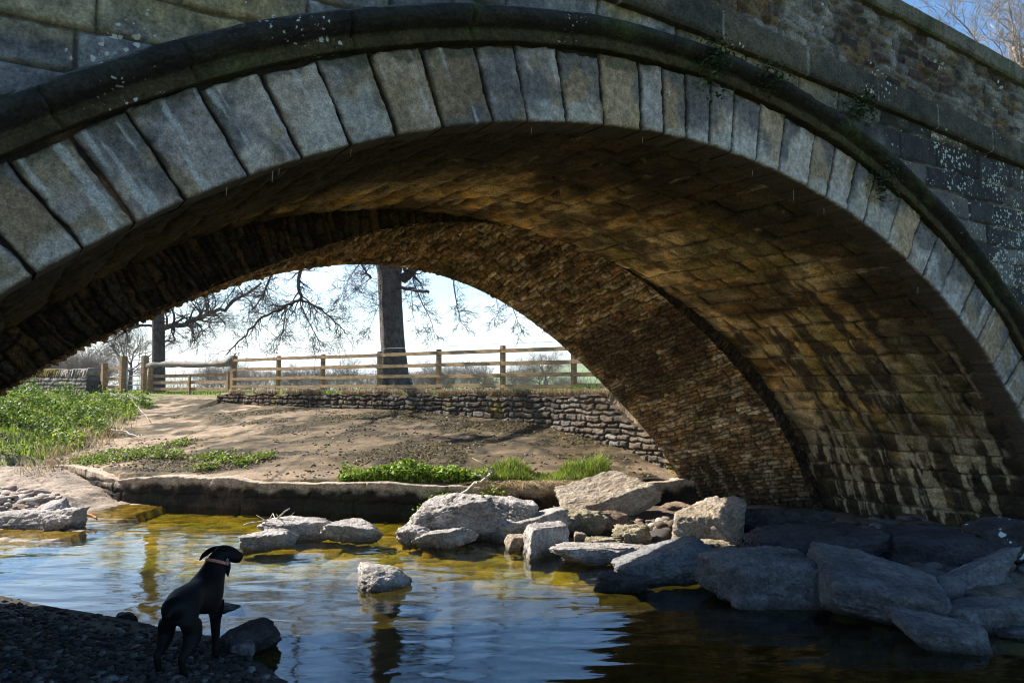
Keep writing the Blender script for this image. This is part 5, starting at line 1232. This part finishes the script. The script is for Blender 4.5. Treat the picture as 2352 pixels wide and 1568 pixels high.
# the big tree behind the fence
TY = 25.0
tb = PY(903, 893, TY); tb[2] = TER - .15
big = thing('bare_tree', tb, 'huge bare tree with a thick grey trunk right behind the rail fence', 'tree')
T = Tree(3); n = 140; zt = np.linspace(0, 1, n); 
tz = TER - .2 + zt * 6.3; w_ = np.interp(tz - TER, [-.2, .0, .25, .6, 1.5, 3.0, 3.8, 4.3, 4.8, 6.2], [1.05, .80, .57, .45, .385, .365, .375, .46, .47, .40])
xc = np.interp(tz - TER, [0, 1, 3, 4.5, 6.2], [tb[0] + .03, tb[0] + .0, tb[0] - .12, tb[0] - .18, tb[0] - .22])
NT = 110; th = np.linspace(0, 2 * np.pi, NT, endpoint=False); TT, ZZ = np.meshgrid(th, tz, indexing='xy')
rad = w_[:, None] * (1 + .05 * np.sin(TT * 5 + 1) * np.exp(-np.clip(ZZ - TER, 0, 9) * 1.2) * 3 + .05 * fbm(np.stack([np.cos(TT) * 2, np.sin(TT) * 2, ZZ * 1.2], -1).reshape(-1, 3), 3, 31).reshape(TT.shape) + .05 * fbm(np.stack([np.cos(TT) * 10, np.sin(TT) * 10, ZZ * 1.1], -1).reshape(-1, 3), 4, 32).reshape(TT.shape))
Vt = np.stack([xc[:, None] + rad * np.cos(TT), tb[1] + rad * np.sin(TT), ZZ], -1).reshape(-1, 3)
i = np.arange(n - 1)[:, None] * NT; j = np.arange(NT)[None]; jn = (j + 1) % NT
mk('trunk', Vt, np.stack([i + j, i + jn, i + NT + jn, i + NT + j], -1).reshape(-1, 4), M_BARK, big)
top = np.array([tb[0] - .22, tb[1], TER + 6.0])
for d, L_, r_ in [((-.7, -.25, .9), 4.6, .26), ((.5, .2, 1), 4.4, .25), ((-.1, .5, 1), 4.2, .22), ((.1, -.5, 1), 4.0, .20)]:
    T.grow(top, d, L_, r_, 0, 4, .20, .05, (5, 5, 5, 4), (25, 60), .60)
for k in range(70):
    zz = TER + T.rg.uniform(2.6, 5.4); a = T.rg.uniform(-3.4, .3); b_ = np.array([tb[0] - .12 + .42 * math.cos(a), tb[1] + .42 * math.sin(a), zz])
    T.grow(b_, (math.cos(a), math.sin(a), T.rg.uniform(-.3, .6)), T.rg.uniform(.25, .8), .009, 2, 4, .3, .0, (3, 3, 3, 2))
pxl = lambda L: [PY(a, b, y) for a, b, y in L]
T.limb(pxl([(925, 640, TY), (952, 618, TY - .2), (1000, 560, TY - .6), (1080, 480, TY - 1.2)]), .17, .06, 4, 7, 1.2)
T.limb(pxl([(912, 660, TY - .3), (950, 665, TY - .8), (985, 671, TY - 1.2)]), .055, .045, 3, 5, .6, tr=.25)
for pts, r0, Lk, nk in [([(1040, 560, 24), (1046, 690, 23.6), (1062, 745, 23.4)], .030, .45, 11), ([(960, 672, 24), (972, 700, 23.8), (990, 735, 23.6), (1000, 778, 23.4)], .022, .45, 11), ([(945, 668, 24.2), (948, 720, 24), (955, 752, 23.9)], .013, .3, 4),
                        ([(1100, 560, 23.5), (1150, 640, 23), (1175, 700, 22.8), (1200, 765, 22.6)], .022, .45, 12), ([(1120, 560, 23.5), (1135, 660, 23), (1148, 730, 22.8)], .018, .4, 9), ([(1200, 640, 22.6), (1260, 720, 22.2), (1265, 760, 22)], .014, .3, 6),
                        ([(852, 640, 24.7), (835, 615, 24.6), (800, 560, 24.5)], .045, .6, 8), ([(870, 700, 24.5), (855, 740, 24.4), (840, 770, 24.2)], .012, .35, 6), ([(850, 640, 24.6), (825, 660, 24.5), (790, 690, 24.4), (770, 720, 24.3)], .016, .4, 9), ([(860, 560, 24.6), (800, 640, 24.4), (780, 690, 24.2)], .020, .45, 10),
                        # the drooping boughs over the fence
                        ([(700, 520, 23), (688, 640, 22.8), (690, 690, 22.7), (660, 700, 22.6), (600, 730, 22.5), (560, 770, 22.4), (520, 815, 22.3)], .065, .65, 26), ([(690, 690, 22.7), (730, 705, 22.6), (770, 740, 22.5), (800, 770, 22.4)], .040, .55, 16), ([(640, 540, 23), (620, 640, 22.8), (600, 690, 22.6), (570, 720, 22.5)], .050, .6, 18),
                        ([(660, 700, 22.6), (650, 760, 22.5), (635, 800, 22.4)], .022, .5, 12), ([(690, 700, 22.7), (720, 760, 22.5), (740, 800, 22.4)], .022, .5, 12), ([(540, 660, 22.9), (500, 715, 22.8), (470, 740, 22.7), (440, 800, 22.6)], .020, .5, 12)]:
    T.limb(pxl(pts), r0 * .95, r0 * .28, 4, int(nk * 1.7), Lk * 1.0, lvl=2)
for pts, r0 in (([(-3.9, 25, 7.6), (-4.8, 23.2, 8.6), (-6.0, 21.2, 8.6), (-7.2, 19.4, 8.0), (-8.2, 18.2, 7.3)], .26), ([(-4.1, 25, 7.4), (-6.2, 24.0, 8.2), (-8.4, 22.6, 8.0), (-10.2, 21.2, 7.2)], .24), ([(-6.0, 21.2, 8.6), (-5.2, 20.0, 8.9), (-4.8, 18.6, 8.6)], .15), ([(-6.9, 23.6, 8.2), (-7.6, 21.8, 8.8), (-9.0, 20.0, 8.4)], .10)):
    T.limb(pts, r0, r0 * .35, 3, 12, 1.5, .03, .45)
T.g.build('limbs', M_BARK, big); T.tw.build('twigs', M_TWIG, big)

# second tree behind the log gate
t2 = PY(362, 905, 31); t2[2] = TER - .2
sec = thing('bare_tree', t2, 'dark bare tree behind the log beam gate with one long bough reaching right', 'tree')
T = Tree(8); T.g.tube([t2, t2 + [0, 0, .4], t2 + [0, 0, 1.5], t2 + [-.03, 0, 2.6], t2 + [-.1, 0, 4], t2 + [-.2, .2, 6]], [.36, .29, .25, .24, .24, .2], 12); T.g.build('trunk', M_BARK, sec); T.g = Geo()
T.limb(pxl([(362, 755, 31), (420, 745, 30.5), (470, 728, 30), (530, 700, 29.5), (600, 650, 29)]), .12, .04, 4, 34, 1.0)
T.limb(pxl([(355, 750, 31), (320, 745, 30.8), (270, 772, 30.5), (235, 790, 30.2)]), .06, .02, 4, 16, .8)
T.limb(pxl([(365, 790, 31), (385, 780, 30.6), (400, 790, 30.4)]), .04, .02, 3, 6, .5)
T.grow(t2 + [-.2, .2, 5.9], (.1, .1, 1), 3.6, .19, 0, 4, .2, .05, (6, 5, 5, 4)); T.grow(t2 + [-.1, 0, 4], (-.6, -.2, .8), 3.2, .14, 0, 4); T.grow(t2 + [-.1, 0, 4.4], (.7, -.1, .8), 3.2, .14, 0, 4)
T.g.build('limbs', M_BARK, sec); T.tw.build('twigs', M_TWIG, sec)

# tree whose pale twigs show above the parapet
t4 = np.array([12.9, 17.2, 1.6]); up4 = thing('bare_tree', t4, 'pale bare tree top showing above the bridge parapet at the upper right', 'tree')
T = Tree(15); T.g.tube([t4, t4 + [0, 0, 3], t4 + [-.2, 0, 7]], [.3, .26, .2], 10); T.g.build('trunk', M_BARK, up4); T.g = Geo()
for d in ((-.6, -.2, .8), (-.2, .3, 1), (.5, 0, .9), (-.9, .1, .75), (-.3, -.5, .9)): T.grow(t4 + [-.2, 0, 6.2], d, 2.6, .085, 0, 4, .22, .06, (5, 5, 4, 3))
T.g.build('limbs', M_TWIG_PALE, up4); T.tw.build('twigs', M_TWIG_PALE, up4)

# small bare trees and bushes beyond the field: three made, the rest copied
def small_tree(seed, h, bush):
    T = Tree(seed)
    if bush:
        for _ in range(7): T.grow((T.rg.normal(0, .25), T.rg.normal(0, .25), 0), (T.rg.normal(0, .45), T.rg.normal(0, .45), 1), h * .55, .035 * h / 3, 1, 4, .2, .05, (6, 6, 6, 5))
    else:
        T.g.tube([(0, 0, -.2), (0, 0, h * .15), (.05, 0, h * .32)], [h * .03, h * .025, h * .02], 8)
        for k in range(6): T.grow((.05, 0, h * (.24 + .03 * k)), (math.cos(k * 2.4) * .9, math.sin(k * 2.4) * .9, .75 + .1 * k), h * .36, h * .011, 1, 4, .2, .06, (7, 6, 6, 5), (25, 60), .62)
    T.g.V += T.tw.V; T.g.Q += [q + T.g.n for q in T.tw.Q]; T.g.T += [q + T.g.n for q in T.tw.T]
    o = T.g.build('bare_tree', M_TWIG_FAR); return o
M_TWIG_FAR = stone_mat('grey brown twigs', base=(0.13, 0.11, 0.095), attr=False, fine=3, mid=.6, var=0.3, bump=0)
SMALL = [small_tree(21, 4.0, False), small_tree(22, 4.2, False), small_tree(23, 3.4, True), small_tree(24, 3.6, True)]
place = [(1250, 895, 75, 1, 4.6, 'small round headed bare tree alone in front of the green hill'), (300, 900, 52, 0, 5.2, 'spreading bare tree seen behind the metal gate')]
used = set()
rg = np.random.default_rng(50)
for px in list(range(470, 1330, 24)): 
    place.append((px + rg.uniform(-8, 8), 896, rg.uniform(85, 150), int(rg.integers(0, 4)), rg.uniform(3.0, 5.6), None))
for px in (118, 140, 165, 190, 215): place.append((px, 896, rg.uniform(50, 70), int(rg.integers(2, 4)), rg.uniform(3.0, 4.6), None))
for px, py, Yv, kd, h, lab in place:
    b = SMALL[kd]
    o = b if kd not in used else b.copy()
    if kd in used: COL.objects.link(o)
    used.add(kd)
    u = (px - 1176) / FPX; o.location = (u * Yv, Yv, gz(u * Yv, Yv) - .1); s_ = h / (4.0 if kd < 2 else 3.4); o.scale = (s_ * 1.1, s_ * 1.1, s_); o.rotation_euler = (0, 0, rg.uniform(0, 6.28))
    if lab: tag(o, lab, 'tree')
    else: tag(o, 'grey leafless hedgerow tree in the hazy row beyond the fence', 'tree', 'hedgerow trees beyond the fence')
# hedgerow thicket behind
x = []; g = Geo(); rg = np.random.default_rng(61)
for k in range(2600):
    px = rg.uniform(100, 1420); Yv = rg.uniform(90, 170); u = (px - 1176) / FPX; b = np.array([u * Yv, Yv, 1.2]); h = rg.uniform(.8, 2.6)
    d = rg.normal(0, .35, 3) + [0, 0, 1]; g.tube([b, b + d * h * .5, b + d * h + rg.normal(0, .2, 3)], [.035, .025, .012], 3, cap=False)
stuff(g.build('hedge', M_TWIG_FAR), 'low tangled grey hedge running across the far side of the field', 'hedge')

# ================================================================== HILLS
def hill(name, x0, x1, y0, ridge, depth, c1, c2, seed, fields=False):
    nx_, ny_ = 160, 50; xs = np.linspace(x0, x1, nx_); k = np.linspace(0, 1, ny_)
    XX = np.broadcast_to(xs[:, None], (nx_, ny_)); KK = np.broadcast_to(k[None], (nx_, ny_))
    rz = np.interp(xs, ridge[0], ridge[1])[:, None]; p = np.stack([XX / 260, KK * 3], -1).reshape(-1, 2); n1 = fbm(p, 4, seed).reshape(XX.shape)
    Zh = 0.5 + rz * sstep(0, .62, KK) * (1 + .10 * n1) - rz * .5 * sstep(.65, 1, KK)
    YY = y0 + depth * KK
    c = mixc(c1, c2, sstep(.30, .52, KK + .12 * n1))
    if fields:
        q = (XX / 75 + .25 * n1); r_ = KK * 9 + .2 * n1 + .15 * q; hb = np.minimum(abs((q % 1) - .5), abs((r_ % 1) - .5)); c = mixc((0.03, 0.04, 0.02), c, sstep(.0, .035, .5 - np.maximum(abs((q % 1) - .5), abs((r_ % 1) - .5))))
    return struct(mk(name, np.stack([XX, YY, Zh], -1).reshape(-1, 3), gridq(nx_, ny_), M_HILL, None, c.reshape(-1, 3)))
M_HILL = stone_mat('moor and pasture', fine=.15, mid=.02, var=0.25, bump=0)
hill('hills', -260, 1500, 900, ([-260, -160, -60, 40, 110, 220, 500, 900, 1500], [3, 8, 22, 40, 52, 64, 80, 60, 30]), 520, (0.09, 0.15, 0.04), (0.13, 0.09, 0.06), 901, True)
hill('hills', -2600, 300, 2300, ([-2600, -1500, -900, -600, -420, -330, -200, 0, 300], [70, 90, 70, 60, 66, 72, 48, 30, 20]), 900, (0.10, 0.12, 0.06), (0.12, 0.09, 0.07), 902)

# ================================================================== THE DOG
def skin_mesh(name, verts, edges, radii, mat, parent, root=0, levels=2):
    me = bpy.data.meshes.new(name + '_cage'); me.from_pydata([tuple(v) for v in verts], edges, [])
    o = bpy.data.objects.new(name + '_cage', me); COL.objects.link(o)
    m = o.modifiers.new('Skin', 'SKIN'); m.use_smooth_shade = True; m.branch_smoothing = .6
    sv = me.skin_vertices[0].data
    for i, r in enumerate(radii):
        r = r if isinstance(r, tuple) else (r, r); sv[i].radius = r; sv[i].use_root = (i == root)
    sub = o.modifiers.new('Sub', 'SUBSURF'); sub.levels = levels; sub.render_levels = levels
    dg = bpy.context.evaluated_depsgraph_get(); dg.update()
    new = bpy.data.meshes.new_from_object(o.evaluated_get(dg)); bpy.data.objects.remove(o, do_unlink=True); bpy.data.meshes.remove(me)
    new.name = name; new.materials.clear(); new.materials.append(mat)
    for p_ in new.polygons: p_.use_smooth = True
    r = bpy.data.objects.new(name, new); COL.objects.link(r); r.parent = parent
    return r
M_COAT = stone_mat('short black coat', base=(0.006, 0.0055, 0.006), attr=False, rough=0.65, fine=90, mid=12, var=0.3, bump=0.25, bdist=0.004, spec=0.18)
M_COLLAR = stone_mat('salmon collar webbing', base=(0.55, 0.20, 0.14), attr=False, rough=0.8, fine=120, mid=60, var=0.35, bump=0.2, bdist=0.002)
dog_at = P(440, 1532, .08)
DOG_H = math.radians(90 - 1)            # heading, from +X
dog = thing('dog', (dog_at[0], dog_at[1], gz(dog_at[0], dog_at[1])), 'black short haired dog with a salmon collar standing at the water edge seen from behind', 'dog')
dog.rotation_euler = (0, 0, DOG_H)
def gl(fx, fy, h=0.0):
    """leg point above the real ground below it, in the dog's own frame"""
    c, s_ = math.cos(DOG_H), math.sin(DOG_H); wx_, wy_ = dog_at[0] + fx * c - fy * s_, dog_at[1] + fx * s_ + fy * c
    return (fx, fy, max(gz(wx_, wy_), -.02) - dog.location.z + h)
V = []; R = []; ED = []
def nv(p_, r, par=None):
    V.append(p_); R.append(r); i = len(V) - 1
    if par is not None: ED.append((par, i))
    return i
pel = nv((-.22, 0, .515), (.140, .128))
loin = nv((-.06, 0, .52), (.128, .128), pel); rib = nv((.09, 0, .465), (.150, .165), loin); chest = nv((.21, 0, .46), (.140, .165), rib)
neck0 = nv((.30, -.01, .575), (.105, .112), chest); neck1 = nv((.35, -.025, .645), (.084, .088), neck0)
nape = nv((.385, -.04, .705), (.072, .074), neck1)
HD = np.array([.50, -.80, -.36]); HD /= np.linalg.norm(HD)
sk = np.array([.395, -.065, .755]); skull = nv(tuple(sk), (.074, .070), nape); brow = nv(tuple(sk + HD * .065), (.060, .056), skull)
muz = nv(tuple(sk + HD * .115 + [0, 0, -.014]), (.044, .048), brow); nose = nv(tuple(sk + HD * .165 + [0, 0, -.018]), (.036, .042), muz)
rump = nv((-.32, 0, .49), (.105, .10), pel)
for sg in (1, -1):
    dx = .0 if sg > 0 else -.03
    a_ = nv((-.25 + dx, sg * .092, .40), (.098, .078), pel); b_ = nv((-.20 + dx, sg * .105, .29), (.072, .058), a_); c_ = nv((-.29 + dx, sg * .105, .21), (.042, .038), b_)
    hk = gl(-.37 + dx, sg * .095, .145); d_ = nv(hk, .026, c_); e_ = nv(gl(-.345 + dx, sg * .095, .05), .022, d_); f_ = nv(gl(-.315 + dx, sg * .095, .022), .026, e_); nv(gl(-.265 + dx, sg * .095, .016), .020, f_)
    a_ = nv((.235, sg * .085, .40), (.066, .060), chest); b_ = nv((.205, sg * .092, .29), (.045, .040), a_); c_ = nv(gl(.225, sg * .09, .15), .028, b_); d_ = nv(gl(.225, sg * .09, .05), .023, c_); e_ = nv(gl(.245, sg * .09, .022), .026, d_); nv(gl(.285, sg * .09, .016), .020, e_)
t1_ = nv((-.40, .0, .50), .022, rump); nv((-.425, 0, .455), .014, t1_)
R = [tuple(1.14 * q for q in (r if isinstance(r, tuple) else (r, r))) for r in R]
skin_mesh('body', V, ED, R, M_COAT, dog, root=0)
dog.scale = (.90, .90, .90)
def ear(side, name='ear'):
    up_ = np.array([0, 0, 1.0]); sidev = np.cross(up_, HD); sidev /= np.linalg.norm(sidev)
    base = sk + sidev * side * .058 + up_ * .030 + HD * -.010
    out = (np.array([-.30, .95, -.16]) if side > 0 else np.array([.25, -.20, -1.0])); out = out / np.linalg.norm(out)
    n_ = 9; t_ = np.linspace(0, 1, n_); ctr = base[None] + out[None] * (t_ * .155)[:, None] + np.outer(-.075 * t_ ** 2.2, up_)
    wd_ = .040 * np.interp(t_, [0, .35, .75, 1], [.75, 1, .8, .15]); wv_ = np.cross(out, up_ if abs(out[2]) < .8 else np.array([1., 0, 0])); wv_ /= np.linalg.norm(wv_); wv_ = .35 * wv_ + .65 * HD; wv_ /= np.linalg.norm(wv_); nn_ = np.cross(out, wv_)
    th_ = np.linspace(0, 2 * np.pi, 12, endpoint=False)
    vv_ = ctr[:, None] + wd_[:, None, None] * np.cos(th_)[None, :, None] * wv_ + (.008 + 0 * wd_)[:, None, None] * np.sin(th_)[None, :, None] * nn_
    i_ = np.arange(n_ - 1)[:, None] * 12; j_ = np.arange(12)[None]; k_ = (j_ + 1) % 12
    o = mk(name, vv_.reshape(-1, 3), [np.stack([i_ + j_, i_ + k_, i_ + 12 + k_, i_ + 12 + j_], -1).reshape(-1, 4), np.arange(12)[None], (n_ - 1) * 12 + np.arange(12)[None][:, ::-1]], M_COAT)
    o.parent = dog; return o
ear(1); ear(-1)
# collar round the upper neck, with a ring
cc_ = np.array([.368, -.032, .678]); ax_ = np.array([.30, -.14, .78]); ax_ /= np.linalg.norm(ax_); u_ = np.cross(ax_, [0, 1, 0]); u_ /= np.linalg.norm(u_); v_ = np.cross(ax_, u_)
th_ = np.linspace(0, 2 * np.pi, 40, endpoint=False); pr_ = np.array([(.091, -.011), (.095, -.011), (.095, .011), (.091, .011)])
vv_ = cc_ + (pr_[None, :, :1] * (np.cos(th_)[:, None, None] * u_ + np.sin(th_)[:, None, None] * v_)) + pr_[None, :, 1:] * ax_
i_ = np.arange(40)[:, None] * 4; i2_ = ((np.arange(40) + 1) % 40)[:, None] * 4; j_ = np.arange(4)[None]; k_ = (j_ + 1) % 4
col_ = mk('collar', vv_.reshape(-1, 3), np.stack([i_ + j_, i2_ + j_, i2_ + k_, i_ + k_], -1).reshape(-1, 4), M_COLLAR, smooth=False); col_.parent = dog
g = Geo(); rc_ = cc_ + np.array([-.02, -.094, .012]); a_ = np.linspace(0, 2 * np.pi, 17)
g.tube(np.stack([rc_[0] + .017 * np.cos(a_), rc_[1] + .006 * np.sin(a_), rc_[2] + .020 * np.sin(a_)], 1), .003, 5, cap=False)
rg_ = g.build('ring', M_STEEL); rg_.parent = col_

# ================================================================== HAZE
m_, t_n = nodes_of('pale air'); o_ = t_n.nodes.new('ShaderNodeOutputMaterial'); pv = t_n.nodes.new('ShaderNodeVolumePrincipled')
pv.inputs['Color'].default_value = (0.92, 0.95, 1.0, 1); pv.inputs['Density'].default_value = 0.00016; pv.inputs['Anisotropy'].default_value = 0.3
t_n.links.new(pv.outputs[0], o_.inputs['Volume'])
g = Geo(); g.box((0, 250, 60), (9800, 10600, 125)); hzo = g.build('haze', m_, None, smooth=False); stuff(hzo)
